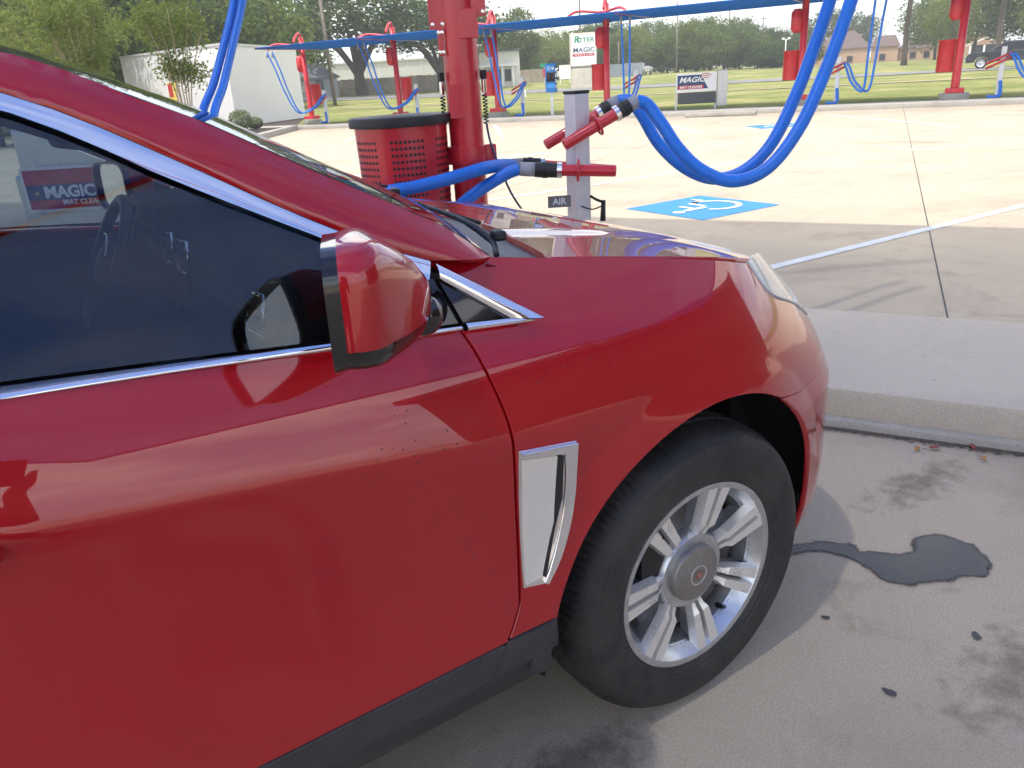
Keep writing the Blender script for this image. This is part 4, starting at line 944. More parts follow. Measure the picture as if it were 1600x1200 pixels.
# water droplets left on the paint
dr_ = MB(); rd = random.Random(12)
for k in range(90):
    if k < 45: u, z = rd.gauss(-.70, .10), rd.gauss(.945, .03)
    elif k < 70: u, z = rd.uniform(-.68, -.56), rd.uniform(.55, .80)
    else: u, z = rd.uniform(-.5, -.2), rd.uniform(.93, 1.12)
    if abs(u+.531) < .02: continue
    c = Vector(S(u, z)); e = 1e-3; nv = (Vector(S(u+e, z))-c).cross(Vector(S(u, z+e))-c).normalized(); x = nv.orthogonal().normalized(); y = nv.cross(x); r_ = rd.uniform(.0008, .0021); b = []
    for (q, hh) in ((1, 0), (.8, .4), (.4, .65)):
        b += [c+(x*math.cos(a)+y*math.sin(a))*r_*q+nv*r_*hh for a in [2*math.pi*j/8 for j in range(8)]]
    b.append(c+nv*r_*.72)
    dr_.add(b, [(i*8+j, i*8+(j+1) % 8, (i+1)*8+(j+1) % 8, (i+1)*8+j) for i in range(2) for j in range(8)]+[(16+j, 16+(j+1) % 8, 24) for j in range(8)])
o_ = dr_.build('water_droplets', pm('dirty_droplet', (.10, .004, .006), .08, 0, .5), CAR, True); o_['kind'] = 'stuff'
# ================================================================== shade canopy over the stalls of the near row
def canopy(name, s0, s1, t0, t1, z, posts, label, sag=.10, mf=None):
    mf = mf or M['fabric']
    t = thing(name, label, 'canopy', st((s0+s1)/2, (t0+t1)/2, z))
    nb = max(1, round((t1-t0)/5.7))
    for b in range(nb):
        V = []; F = []; n = 10
        for i in range(n+1):
            for j in range(n+1):
                a, c = i/n, j/n; tt = t0+(t1-t0)*(b+c)/nb; V.append(st(s0+(s1-s0)*a, tt, z-sag*math.sin(math.pi*a)*math.sin(math.pi*c)))
        for i in range(n):
            for j in range(n): F.append((i*(n+1)+j, (i+1)*(n+1)+j, (i+1)*(n+1)+j+1, i*(n+1)+j+1))
        ob('fabric_panel', V, F, mf, t, True)
    for b in range(nb+1):
        tt = t0+(t1-t0)*b/nb; MB().tube([st(s0, tt, z+.03), st(s1, tt, z+.03)], .045, 8).build('frame_beam', M['red'], t, True)
    for s in (s0, s1): MB().tube([st(s, t0, z+.03), st(s, t1, z+.03)], .03, 8).build('edge_cable', mf, t, True)
    return t
NEAR_Z = 4.15
canopy('shade_canopy', -4.6, 5.0, -8.2, 14.8, NEAR_Z, None, 'blue fabric shade canopy stretched over the near row of stalls')
# ================================================================== near vacuum station
def hose(name, P, r, label, group, nozzle=None, ribs=True, par=None):
    """blue vacuum hose along path P; nozzle: (cuff_end, black_end, tip) continuing backwards from P[0]"""
    Q = smooth_path(P, 8); t = thing(name, label, 'hose', tuple(Q[0]), 0, group)
    if ribs:
        # helical rib relief
        L_ = 0; S_ = [Q[0]]; QQ = []
        tot = sum((Q[i+1]-Q[i]).length for i in range(len(Q)-1)); step = .0078; d = 0; i = 0; acc = 0
        while acc < tot and i < len(Q)-1:
            seg = (Q[i+1]-Q[i]).length
            if d <= seg: QQ.append(Q[i].lerp(Q[i+1], d/seg if seg else 0)); d += step; acc += step
            else: d -= seg; i += 1
        rad = [r*(1 if k % 2 else .885) for k in range(len(QQ))]
        MB().tube(QQ, rad, 14).build('tube', M['blue_hose'], t, True)
    else: MB().tube(Q, r, 16).build('tube', M['blue_hose'], t, True)
    if nozzle:
        a, b, c, e = [Vector(q) for q in nozzle]
        MB().tube([a, a.lerp(b, .5), b], [r*1.04, r*1.08, r*1.08], 18).build('grey_cuff', M['greycuff'], t, True)
        d = (c-b); MB().tube([b, b+d*.3, b+d*.31, b+d*.55, b+d*.56, c], [r*1.15, r*1.15, r*1.25, r*1.25, r*1.15, r*1.15], 18).build('black_cuff', M['blackrub'], t)
        MB().tube([c-(e-c).normalized()*.004, c+(e-c).normalized()*.022], r*1.2, 18).build('clamp_ring', M['satin_chrome'], t)
        tb = MB(); dd = (e-c).normalized(); tb.tube([c, e-dd*.01, e-dd*.003, e], [r*.88, r*.88, r*.84, r*.62], 20); auto(tb.build('nozzle_tube', M['red'], t))
        MB().tube([e-dd*.004, e+dd*.0005], r*.60, 18).build('nozzle_mouth', M['redlit'], t)
    return t
PX, PY_ = 1.03, 2.735
t = thing('vacuum_post', 'thick red steel vacuum post with bracket plates just behind the bonnet', 'post', (PX, PY_, .16))
c = MB().lathe([(.092, 0), (.092, 4.0)], 40, None, (PX, PY_, .16)).build('column', M['red'], t, True)
MB().bbox((PX, PY_, .185), (.46, .46, .05), .008, R(29)).build('base_plate', M['red'], t)
MB().lathe([(.093, .0), (.110, .002), (.110, .09), (.093, .092)], 40, None, (PX, PY_, 1.10)).build('clamp_collar', M['red'], t)
MB().bbox((PX+.10, PY_-.065, 1.145), (.07, .05, .09), .006, R(-20)).build('collar_lug', M['red'], t)
vd = Vector((CAM.x-PX, CAM.y-PY_, 0)).normalized(); vr = Vector((-vd.y, vd.x, 0))   # towards the viewer, and to the photo's right
for k, (lat, zc, h, wd) in enumerate(((-.105, 1.86, .18, .085), (.108, 1.90, .16, .075), (-.095, 1.71, .13, .03))):
    o = MB().bbox(Vector((PX, PY_, zc))+vr*lat+vd*.06, (wd, .012, h), .003, math.atan2(vr.y, vr.x)).build('bracket_plate', M['red'], t)
    for q in (-1, 1):
        for e in (-1, 1): MB().lathe([(.009, 0), (.009, .008), (0, .009)], 10, Matrix((vr, Vector((0, 0, 1)), vd)).transposed(), Vector((PX, PY_, zc+e*h*.36))+vr*(lat+q*wd*.3)+vd*.066).build('bolt', M['satin_chrome'], o)
MB().bbox(Vector((PX, PY_, 1.79))+vr*.05+vd*.082, (.10, .025, .14), .004, math.atan2(vr.y, vr.x)).build('bracket_plate', M['red'], t)
MB().bbox(Vector((PX, PY_, 1.42))-vr*.04+vd*.087, (.075, .010, .17), .003, math.atan2(vr.y, vr.x)).build('inspection_cover', M['red'], t)
top = Vector((PX, PY_, 4.16)); MB().tube(smooth_path([top, top+Vector((.05, 0, .35)), top+Vector((.4, -.2, .6)), top+Vector((1.2, -.5, .3)), top+Vector((2.0, -.85, .0))], 6), .07, 12).build('boom_arm', M['red'], t, True)
MB().tube(smooth_path([top+Vector((0, 0, -.1)), top+Vector((-.3, .5, .35)), top+Vector((-.6, 1.4, .3)), top+Vector((-.8, 2.2, 0))], 6), .07, 12).build('boom_arm', M['red'], t, True)
# spiral cords clipped on the post
for k, (side, lab) in enumerate(((-1, 'thin dark cord with clip hanging on the left of the red post'), (1, 'thin dark cord with clip hanging on the right of the red post'))):
    b = Vector((PX, PY_, 0))+vr*side*.112+vd*.04; tt = thing('hanging_lead', lab, 'lead', (b.x, b.y, 1.45))
    P = [b+Vector((0, 0, 1.30))]
    P += [b+vr*side*(.01+.03*k_)+Vector((0, 0, 1.12-.13*k_)) for k_ in range(1, 3)]+[b+vr*side*.03+vd*.05+Vector((0, 0, .72)), b-vr*side*.02+vd*.05+Vector((0, 0, .62)), b+vr*side*.05+vd*.05+Vector((0, 0, .52))]
    if k == 1: P = [b+Vector((0, 0, 1.30)), b+vr*.02+Vector((0, 0, 1.18)), b+vr*.10+vd*.1+Vector((0, 0, .95)), b+vr*.19+vd*.12+Vector((0, 0, .78)), b+vr*.17+vd*.12+Vector((0, 0, .66)), b+vr*.21+vd*.12+Vector((0, 0, .52))]
    MB().tube(smooth_path(P, 6), .006, 6).build('cable', pm('navy_cable', (.02, .035, .09), .5), tt, True)
    coil = [b+Vector((0, 0, 1.45-.0022*j))+(vr*math.cos(j*.8)+vd*math.sin(j*.8))*.012 for j in range(70)]
    MB().tube(coil, .0035, 5).build('spring_sleeve', M['blackp'], tt, True)
    MB().bbox(b+Vector((0, 0, 1.49)), (.02, .02, .07), .004).build('clip', M['satin_chrome'], tt); MB().bbox(b+Vector((0, 0, 1.545)), (.026, .03, .045), .005).build('hook', M['blackp'], tt)
# perforated litter bin hung on the post
BX, BY = .715, 2.89
t = thing('litter_bin', 'red perforated round litter bin with black lid ring beside the thick red post', 'bin', (BX, BY, .55))
MB().lathe([(.225, .55), (.232, .60), (.248, 1.335)], 56, None, (BX, BY, 0)).build('drum', M['red'], t, True)
MB().lathe([(.20, .552), (.0, .552)], 40, None, (BX, BY, 0)).build('bottom', M['red'], t)
o = MB().lathe([(.14, 1.345), (.20, 1.362), (.262, 1.368), (.272, 1.362), (.275, 1.335), (.272, 1.318), (.250, 1.316)], 56, None, (BX, BY, 0)).build('lid_ring', M['blackrub'], t, True); auto(o, 40)
MB().lathe([(.14, 1.344), (.13, 1.20), (0, 1.2)], 40, None, (BX, BY, 0)).build('liner', M['blackp'], t, True)
hol = MB(); vb = Vector((CAM.x-BX, CAM.y-BY, 0)); ab = math.atan2(vb.y, vb.x)
zr = [1.245-.033*k for k in range(7)]+[.972-.033*k for k in range(7)]
for z in zr:
    rr = .2325+(.248-.2325)*(z-.60)/.735+.0006
    for blk in range(6):
        for k in range(8):
            a = ab+R(6)+blk*R(60)-R(19)+k*R(5.4); cpos = Vector((BX+rr*math.cos(a), BY+rr*math.sin(a), z)); nx = Vector((math.cos(a), math.sin(a), 0)); tx = Vector((-nx.y, nx.x, 0))
            hol.add([cpos+(tx*math.cos(q)+Vector((0, 0, 1))*math.sin(q))*.0085 for q in [2*math.pi*i/9 for i in range(9)]], [tuple(range(9))])
o = hol.build('perforation', M['blackp'], t); o['kind'] = 'stuff'
MB().box(((BX+PX)/2+.02, (BY+PY_)/2-.01, 1.13), (.20, .05, .07), math.atan2(PY_-BY, PX-BX)).build('hanger_bracket', M['red'], t)
# grey nozzle post
GX, GY = 1.535, 2.405
ga = math.atan2(vr.y, vr.x)+R(28)
t = thing('nozzle_post', 'square grey metal post holding the red suction nozzles', 'post', (GX, GY, .16))
MB().bbox((GX, GY, .79), (.098, .098, 1.26), .006, ga).build('upright', M['alu'], t)
MB().bbox((GX, GY, 1.428), (.104, .104, .016), .004, ga).build('cap', M['blackp'], t)
MB().bbox((GX, GY, .175), (.2, .2, .02), .004, ga).build('foot_plate', M['alu'], t)
def ring_holder(c, d, parent):
    c = Vector(c); d = Vector(d).normalized(); x = d.orthogonal().normalized(); y = d.cross(x)
    MB().tube([c+(x*math.cos(2*math.pi*k/28)+y*math.sin(2*math.pi*k/28))*.052 for k in range(28)], .008, 8, closed=True).build('holder_ring', M['red'], parent, True)
nA = [at(965, 158, 4.44), at(952, 166, 4.44), at(938, 176, 4.45), at(852, 227, 4.46)]
nB = [at(995, 158, 4.14), at(983, 165, 4.14), at(966, 176, 4.14), at(881, 227, 4.15)]
nC = [at(812, 264, 4.13), at(836, 265, 4.13), at(872, 266, 4.13), at(963, 267, 4.10)]
nD = [at(800, 258, 4.47), at(816, 257, 4.47), at(845, 258, 4.47), at(962, 266, 4.5)]
for nz_ in (nB, nA, nC, nD): ring_holder(Vector(nz_[2]).lerp(Vector(nz_[3]), .38 if nz_ is not nC else .35), Vector(nz_[3])-Vector(nz_[2]), t)
sg_ = thing('air_sign', 'small grey plate lettered AIR on the side of the grey post', 'sign', tuple(at(874, 315, 4.22)))
sgc = at(874, 315, 4.22); sgm = Matrix((vr, Vector((0, 0, 1)), vd)).transposed()
MB().box((sgc.x, sgc.y, sgc.z), (.125, .006, .062), math.atan2(vr.y, vr.x)).build('plate', pm('grey_sign_plate', (.16, .16, .16), .5), sg_)
V, F = text_mesh('AIR', .048, .0015, bold=.0008); ob('lettering', [sgm @ Vector((x, y, z+.005))+sgc for x, y, z in V], F, M['white'], sg_)
gp = [at(922, 306, 4.25), at(932, 312, 4.25), at(943, 316, 4.25), at(942, 345, 4.25)]
t = thing('air_gun', 'black tyre inflator handle hooked on the right of the grey post', 'air gun', tuple(gp[0]))
MB().tube(gp[:3], .008, 8).build('lever', M['blackp'], t, True); MB().tube([gp[2]+Vector((0, 0, .01)), gp[3]], [.012, .016], 10).build('grip', M['blackp'], t, True)
MB().tube(smooth_path([at(908, 322, 4.22), at(925, 327, 4.24), at(940, 322, 4.25)], 4), .004, 6).build('lead', M['blackp'], t, True)
HR = .0345
HB = [at(*q) for q in [(995, 158, 4.14), (1012, 164, 4.14), (1035, 195, 4.14), (1060, 232, 4.14), (1095, 265, 4.14), (1145, 283, 4.14), (1200, 262, 4.12), (1250, 198, 4.1), (1290, 110, 4.08), (1320, 30, 4.05), (1345, -50, 4.0), (1372, -160, 3.9), (1395, -300, 3.75)]]
HA = [at(*q) for q in [(965, 158, 4.44), (985, 158, 4.42), (1003, 180, 4.4), (1030, 225, 4.4), (1070, 262, 4.38), (1115, 279, 4.35), (1160, 268, 4.32), (1205, 225, 4.3), (1245, 145, 4.28), (1275, 65, 4.25), (1300, -10, 4.2), (1330, -120, 4.1), (1360, -260, 3.95)]]
HC_ = [at(*q) for q in [(812, 264, 4.13), (795, 270, 4.13), (770, 284, 4.12), (740, 304, 4.1), (712, 328, 4.06), (640, 390, 4.0), (560, 425, 4.1), (460, 410, 4.6), (380, 320, 5.5), (334, 200, 6.2), (350, 130, 6.5), (364, 70, 6.6), (379, 0, 6.7), (396, -120, 6.7), (405, -330, 6.4)]]
HD_ = [at(*q) for q in [(800, 258, 4.45), (786, 258, 4.30), (772, 260, 4.15), (752, 264, 4.03), (720, 274, 3.96), (680, 285, 3.90), (640, 294, 3.86), (590, 302, 3.86), (520, 318, 4.1), (430, 322, 4.6), (355, 270, 5.6), (316, 190, 6.3), (334, 130, 6.5), (350, 70, 6.6), (366, 0, 6.7), (384, -120, 6.7), (395, -330, 6.4)]]
G = 'blue suction hoses of the near station'
hose('suction_hose', HB, HR, 'blue hose with front upper red nozzle, sagging to the right of the grey post', G, nB, False)
hose('suction_hose', HA, HR, 'blue hose with rear upper red nozzle, passing behind the grey post', G, nA, False)
hose('suction_hose', HC_, HR, 'blue hose with lower red nozzle crossing in front of the grey post', G, nC)
hose('suction_hose', HD_, HR, 'blue hose crossing the litter bin, its nozzle behind the lower front one', G, nD)
# ================================================================== far row of vacuum stations along the field
RZ_ROW = R(-61)          # local x towards photo right along the row, local y away
def row_t(px, s):
    d = bearing(px, 1.)-CAM; d.z = 0; k = (s-Vector((CAM.x, CAM.y, 0)).dot(RN))/d.dot(RN); p = CAM+d*k; return p.x*RD.x+p.y*RD.y
ORD = ['first', 'second', 'third', 'fourth', 'fifth', 'sixth', 'seventh']
def far_post():
    t = thing('vacuum_post', 'x', 'post', (0, 0, 0), 0, 'red vacuum posts of the far row'); k = dict(world=False)
    MB().lathe([(.42, 0), (.42, .22), (.40, .25), (0, .25)], 24).build('concrete_pad', M['kerb'], t, False, False)
    MB().bbox((0, 0, .34), (.52, .52, .18), .02).build('base_plate', M['redlit'], t, False, False)
    MB().lathe([(.125, .4), (.11, 4.55), (0, 4.6)], 16).build('column', M['redlit'], t, True, False)
    MB().lathe([(.10, 2.75), (.19, 2.9), (.19, 3.5), (.10, 3.62)], 14, None, (-.24, .02, 0)).build('filter_canister', M['redlit'], t, True, False)
    MB().bbox((-.13, 0, 3.2), (.2, .08, .12), .01).build('canister_bracket', M['redlit'], t, False, False)
    MB().tube(smooth_path([(0, 0, 4.5), (.02, -.1, 4.75), (.12, -.45, 4.62), (.2, -.75, 4.28)], 5), .055, 8).build('top_arch', M['redlit'], t, True, False)
    MB().tube(smooth_path([(0, 0, 3.55), (.1, -.35, 3.95), (.18, -.7, 4.12), (.25, -1.2, 4.12)], 5), .05, 8).build('lower_arm', M['redlit'], t, True, False)
    return t
def far_bin():
    t = thing('litter_bin', 'x', 'bin', (0, 0, 0), 0, 'red litter bins of the far row')
    MB().lathe([(.235, .12), (.235, .98), (.255, .99), (.255, 1.03), (.18, 1.03)], 20).build('drum', M['redlit'], t, True, False)
    MB().lathe([(.18, 1.025), (.17, .85), (0, .85)], 20).build('opening', M['blackp'], t, True, False)
    MB().lathe([(.240, .50), (.240, .53)], 20).build('band', M['red'], t, True, False); return t
def far_nozzle_post():
    t = thing('nozzle_post', 'x', 'post', (0, 0, 0), 0, 'grey nozzle posts of the far row')
    MB().bbox((0, 0, .72), (.13, .13, 1.44), .01).build('upright', M['alu'], t, False, False)
    for dz in (1.18, 1.05): MB().tube([(-.42, -.1, dz-.20), (.22, -.12, dz+.10)], .035, 8).build('nozzle', M['red'], t, True, False)
    MB().tube(smooth_path([(.02, -.10, .5), (.06, -.12, .12), (-.05, -.15, .05), (-.28, -.12, .06)], 4), .05, 8).build('blue_elbow', M['blue_hose'], t, True, False); return t
fp, fb, fn = far_post(), far_bin(), far_nozzle_post(); first = True
ST = [(482, 28.3, -.95, 'hanging'), (622, 28.0, -.85, ''), (776, 27.6, .35, ''), (948, 27.4, 1.15, ''), (1253, 27.3, 2.3, ''), (1500, 27.2, 2.5, '')]
where = ['next to the white wall', 'behind the litter bin lid', 'just right of the thick red post', 'left of the mat cleaner board', 'behind the big hose loop', 'in front of the dark pickup']
for i, (px, s, dx, _) in enumerate(ST):
    tt = row_t(px, s); base = st(s, tt, .12); Rm = Matrix.Rotation(RZ_ROW, 3, 'Z')
    p_, b_, n_ = (fp, fb, fn) if i == 0 else (copy_tree(fp), copy_tree(fb), copy_tree(fn))
    loc = lambda x, y, z=0.: base+Rm @ Vector((x, y, z))
    p_.scale = (1, 1, .82); p_.location = base; p_.rotation_euler.z = RZ_ROW; p_['label'] = 'far red vacuum post with arched top %s' % where[i]
    q = loc(-.36 if i > 1 else .42, .05, .70); b_.location = q; b_.rotation_euler.z = RZ_ROW; b_['label'] = 'far red litter bin hung on the post %s' % where[i]
    gx = 1.15 if i not in (0, 1) else .95
    q = loc(gx, -.05); n_.location = q; n_.rotation_euler.z = RZ_ROW; n_['label'] = 'far grey nozzle post beside the red post %s' % where[i]
    t = p_
    arm = MB(); e = Vector((dx, -1.1, 4.05)); o_ = Matrix.Identity(3)
    for k, off in enumerate((-.16, .16)):
        a = loc(dx+off, -1.15, 3.22); g = loc(gx+.16+.1*k, -.2, 1.25)
        low = .55 if i in (0, 1) else .42; mid = loc((dx+gx)/2+.35*(1 if dx > gx else -.3)+off*.5, -.7, low); m1 = a.lerp(mid, .55); m1.z = a.z*.42+low*.3
        P = [a, a.lerp(m1, .5)+Vector((0, 0, .1)), m1, mid]
        dd = g-mid; P += [mid+dd*.55+Vector((0, 0, -.22)), mid+dd*.88+Vector((0, 0, -.02)), g]
        h = thing('suction_hose', '%s far blue hose looping from the arm %s' % (('left', 'right')[k], where[i]), 'hose', tuple(a), 0, 'blue hoses of the far row')
        Q = smooth_path(P, 7); MB().tube(Q, .036, 8).build('tube', M['blue_hose'], h, True)
        MB().tube([a, a+Vector((0, 0, -.28))], .042, 8).build('grey_cuff', M['greycuff'], h, True)
    A = loc(0, -.3, 3.95*.82); B = loc(dx, -1.15, 3.28)
    ob_ = MB(); ob_.tube(smooth_path([loc(.18, -.7, 4.12*.82), A.lerp(B, .7)+Vector((0, 0, .22)), B+Vector((0, 0, .08)), B+Vector((0, 0, -.05))], 5), .045, 8)
    o = ob_.build('swing_arm', M['redlit'], None, True); inv = Matrix.Rotation(-RZ_ROW, 3, 'Z')
    for v in o.data.vertices: v.co = inv @ (v.co-base); v.co.z /= .82
    o.parent = p_
tL = row_t(441, 26.4)
canopy('shade_canopy', 25.2, 29.4, -12, tL, 3.34, None, 'long narrow blue shade canopy strung along the far row of posts', .05, M['fabric_far'])
# ================================================================== mat cleaner seen through the car windows
M['navy'] = pm('navy_sign_print', (.02, .05, .13), .4); M['signred'] = pm('red_sign_print', (.45, .03, .035), .4); M['signwhite'] = pm('white_sign_face', (.80, .80, .78), .4)
M['steel'] = pm('stainless_steel', (.55, .55, .54), .35, .8, var=.08, vscale=10); M['gold'] = pm('gold_star', (.75, .55, .10), .4)
def flat(name, x0, x1, z0, z1, y, m, parent, th=.004):
    return MB().box(((x0+x1)/2, y, (z0+z1)/2), (abs(x1-x0), th, abs(z1-z0))).build(name, m, parent, False, False)
def lettering(body, x, z, y, size, m, parent, squeeze=1., shear=0., bold=0., name='lettering', align='CENTER'):
    V, F = text_mesh(body, size, .002, align, squeeze, shear, bold); return ob(name, [(x+a, y-c, z+b) for a, b, c in V], F, m, parent, False, False)
c = Vector((-1.015, 5.70, 0)); rz = R(-33.6)
t = thing('mat_cleaner', 'stainless mat cleaner with red and navy lettered panel, seen through the car windows', 'machine', (c.x, c.y, .165), rz)
zb = -.165
MB().bbox((.45, .34, .45), (1.10, .5, .90), .02).build('cabinet', M['steel'], t, False, False)
MB().bbox((.45, .36, 1.05), (1.05, .42, .34), .02).build('head_unit', M['steel'], t, False, False)
zz = .635
flat('sign_border', -.02, .92, zz, zz+.32, .045, M['signwhite'], t); flat('sign_band', 0, .90, zz+.195, zz+.30, .040, M['signred'], t); flat('sign_band', 0, .90, zz+.085, zz+.195, .040, M['navy'], t); flat('sign_band', 0, .90, zz+.02, zz+.085, .040, M['signred'], t)
lettering('MAGIC', .13, zz+.137, .036, .115, M['signwhite'], t, 1.05, 0, .004, align='LEFT'); lettering('MAT CLEANER', .25, zz+.062, .036, .050, M['signwhite'], t, 1.1, 0, .002, align='LEFT')
V = [(.075, .036, zz+.137)]+[(.075+(.022 if k % 2 == 0 else .008)*math.cos(k*math.pi/4+math.pi/2), .036, zz+.137+(.026 if k % 2 == 0 else .008)*math.sin(k*math.pi/4+math.pi/2)) for k in range(8)]
ob('star', V, [(0, 1+(k+1) % 8, 1+k) for k in range(8)], M['gold'], t, False, False)
MB().bbox((.45, .05, .40), (.8, .03, .18), .01).build('mat_slot', M['blackp'], t, False, False)
# ================================================================== things along the far kerb
def facing(px):
    d = bearing(px, 1.)-Vector((CAM.x, CAM.y, 0)); return math.atan2(-d.x, d.y)
def place(px, s): return st(s, row_t(px, s), .12)
# far mat cleaner board
t = thing('mat_cleaner', 'far mat cleaner with white, navy and red lettered board on the grass edge', 'machine', place(1090, 27.2), facing(1090)+R(4))
flat('board', -.72, .66, .62, 1.22, 0, M['signwhite'], t, .05)
ob('board_slash', [(-.68, -.028, .70), (.38, -.028, .70), (.12, -.028, 1.16), (-.68, -.028, 1.16)], [(0, 1, 2, 3)], M['navy'], t, False, False)
lettering('MAGIC', -.62, 1.0, -.032, .24, M['signwhite'], t, 1.15, .3, .006, align='LEFT'); flat('board_strip', -.66, .22, .70, .83, -.031, M['signred'], t, .003); lettering('MAT CLEANER', -.60, .765, -.035, .115, M['signwhite'], t, 1.02, .2, .003, align='LEFT')
for k in range(3): MB().tube([(.28+.10*math.cos(a)*(1+.8*k), -.03, .92+.14*math.sin(a)+.06*k) for a in [R(40)+R(100)*j/8 for j in range(9)]], .012, 5).build('board_arc', M['signred'], t, False, False)
MB().bbox((0, .12, .40), (1.3, .3, .38), .02).build('mat_slot', pm('dark_grey_box', (.07, .075, .08), .5), t, False, False)
MB().bbox((.86, .1, .68), (.34, .4, 1.18), .02).build('side_cabinet', M['steel'], t, False, False)
for x in (-.72, .64): MB().bbox((x, .05, .3), (.07, .07, .9), .005).build('leg', M['steel'], t, False, False)
# pay kiosk
t = thing('pay_kiosk', 'blue pay kiosk with dark screen on a thin white post', 'kiosk', place(861, 27.3), facing(861))
MB().bbox((0, 0, .5), (.10, .10, 1.0), .01).build('stand', M['white'], t, False, False); M['kblue'] = pm('kiosk_blue', (.02, .22, .62), .4)
MB().bbox((0, 0, 1.35), (.44, .34, 1.02), .02).build('body', M['kblue'], t, False, False); flat('screen', -.18, .14, 1.22, 1.55, -.178, M['piano'], t); flat('side_strip', .15, .215, .88, 1.82, -.176, M['navy'], t)
flat('label', -.16, .0, 1.62, 1.78, -.177, pm('kiosk_pale_blue', (.25, .5, .8), .4), t); flat('label', .03, .11, 1.64, 1.74, -.177, M['signwhite'], t); flat('label', -.16, .12, 1.0, 1.14, -.177, pm('kiosk_light_blue', (.08, .40, .85), .4), t)
for k in range(4): flat('strip_mark', .165, .2, .98+.2*k, 1.1+.2*k, -.179, M['signwhite'], t)
# roadside pylon sign
rs = gpt(912, 80)
t = thing('roadside_sign', 'tall white pylon sign lettered RITTER and MAGIC on a pale stone base', 'sign', rs, facing(912)+R(6)); t.scale = (1, 1, .84)
M['cream'] = pm('cream_stone', (.55, .50, .40), .8, var=.12, vscale=2); M['signgreen'] = pm('green_lettering', (.01, .25, .12), .5); M['ltgreen'] = pm('pale_lettering', (.35, .42, .42), .5)
MB().bbox((0, 0, 1.05), (2.35, .7, 2.1), .04).build('stone_base', M['cream'], t, False, False); MB().bbox((0, 0, 2.2), (2.2, .5, .22), .02).build('neck', pm('grey_cap', (.25, .25, .25), .6), t, False, False)
MB().bbox((0, 0, 4.05), (2.52, .6, 3.5), .05).build('cabinet', M['cream'], t, False, False); flat('face', -1.16, 1.16, 2.42, 5.65, -.305, M['signwhite'], t, .02)
lettering('R', -.62, 5.10, -.32, .95, M['signgreen'], t, 1, .15, .02); lettering('ITTER', .20, 5.04, -.32, .62, M['signgreen'], t, 1.05, 0, .01); lettering('LUMBER', .15, 4.66, -.32, .26, M['ltgreen'], t, 1.4)
lettering('MAGIC', .05, 4.02, -.32, .68, M['navy'], t, .98, 0, .01); flat('red_band', -1.02, 1.02, 3.38, 3.68, -.318, M['signred'], t, .006); lettering('WASH & LUBE', 0, 3.53, -.324, .24, M['signwhite'], t, 1.15)
# blank white board and street name sign
t = thing('blank_board', 'blank white square board on two legs left of the pylon sign', 'board', gpt(883, 95), facing(883))
flat('panel', -.65, .65, .45, 1.95, 0, M['signwhite'], t, .05)
for x in (-.55, .55): MB().box((x, .05, .3), (.08, .08, .7)).build('leg', M['white'], t, False, False)
t = thing('street_name_sign', 'small green street name plate on a red-striped post', 'sign', gpt(851, 84), facing(851))
flat('plate', -.45, .45, 2.05, 2.4, 0, M['signgreen'], t, .04); MB().tube([(0, .05, 0), (0, .05, 2.1)], .04, 6).build('pole', M['alu'], t, True, False); flat('red_plate', -.13, .13, 1.1, 1.9, -.01, M['signred'], t, .03)
t = thing('yard_sign', 'tiny white yard sign on the grass left of the pay kiosk', 'sign', gpt(816, 62), facing(816)); flat('panel', -.22, .22, .12, .62, 0, M['signwhite'], t, .02); MB().box((0, .02, .1), (.03, .03, .3)).build('stake', M['alu'], t, False, False)
# ================================================================== white block building with planted bed
M['wallwhite'] = concrete('painted_white_block', (.74, .74, .73), (.70, .70, .70), (.60, .59, .57), .35, .5, .1)
A, Cn, B = bearing(203, 51), bearing(363, 42.5), bearing(472, 50); D_ = A+(B-Cn)
t = thing('white_block_wall', 'tall plain white building corner behind the flowering shrubs', 'building', (Cn.x, Cn.y, 0))
poly = [(A.x, A.y), (Cn.x, Cn.y), (B.x, B.y), (D_.x, D_.y)]
MB().prism(poly, 0, 3.85).build('wall', M['wallwhite'], t)
MB().prism([((x-D_.x*.5-Cn.x*.5)*1.012+D_.x*.5+Cn.x*.5, (y-D_.y*.5-Cn.y*.5)*1.012+D_.y*.5+Cn.y*.5) for x, y in poly], 3.85, 3.95).build('coping', pm('pale_coping', (.5, .5, .5), .6), t)
dr = (A-Cn).normalized(); nl = Vector((-dr.y, dr.x, 0)); nl = -nl if nl.dot(CAM-Cn) < 0 else nl
q = Cn+dr*((Cn-A).length*.52)+nl*.03
def wallflat(name, u0, u1, z0, z1, m, off): 
    p0 = q+dr*u0+nl*off; p1 = q+dr*u1+nl*off; return ob(name, [(p0.x, p0.y, z0), (p1.x, p1.y, z0), (p1.x, p1.y, z1), (p0.x, p0.y, z1)], [(0, 1, 2, 3)], m, t)
wallflat('poster', -.35, .45, 1.2, 2.4, M['gold'], .0); wallflat('poster_panel', .0, .40, 1.7, 2.35, M['signred'], .01)
# bed kerb
k0, k1, k2 = bearing(385, 30.5), bearing(452, 37.0), bearing(300, 27.5)
def kerb(name, a, b, label=None):
    d = b-a; mb = MB(); mb.bbox((a+b)/2+Vector((0, 0, .09)), (d.length, .34, .24), .05, math.atan2(d.y, d.x)); return struct(auto(mb.build(name, M['kerb'])))
kerb('bed_kerb', k0, k1); kerb('bed_kerb', k2, k0)
struct(ob('mulch_bed', [(p.x, p.y, .13) for p in (k2, k0, k1, B, Cn, A)], [(0, 1, 2, 3, 4, 5)], M['mulch']))
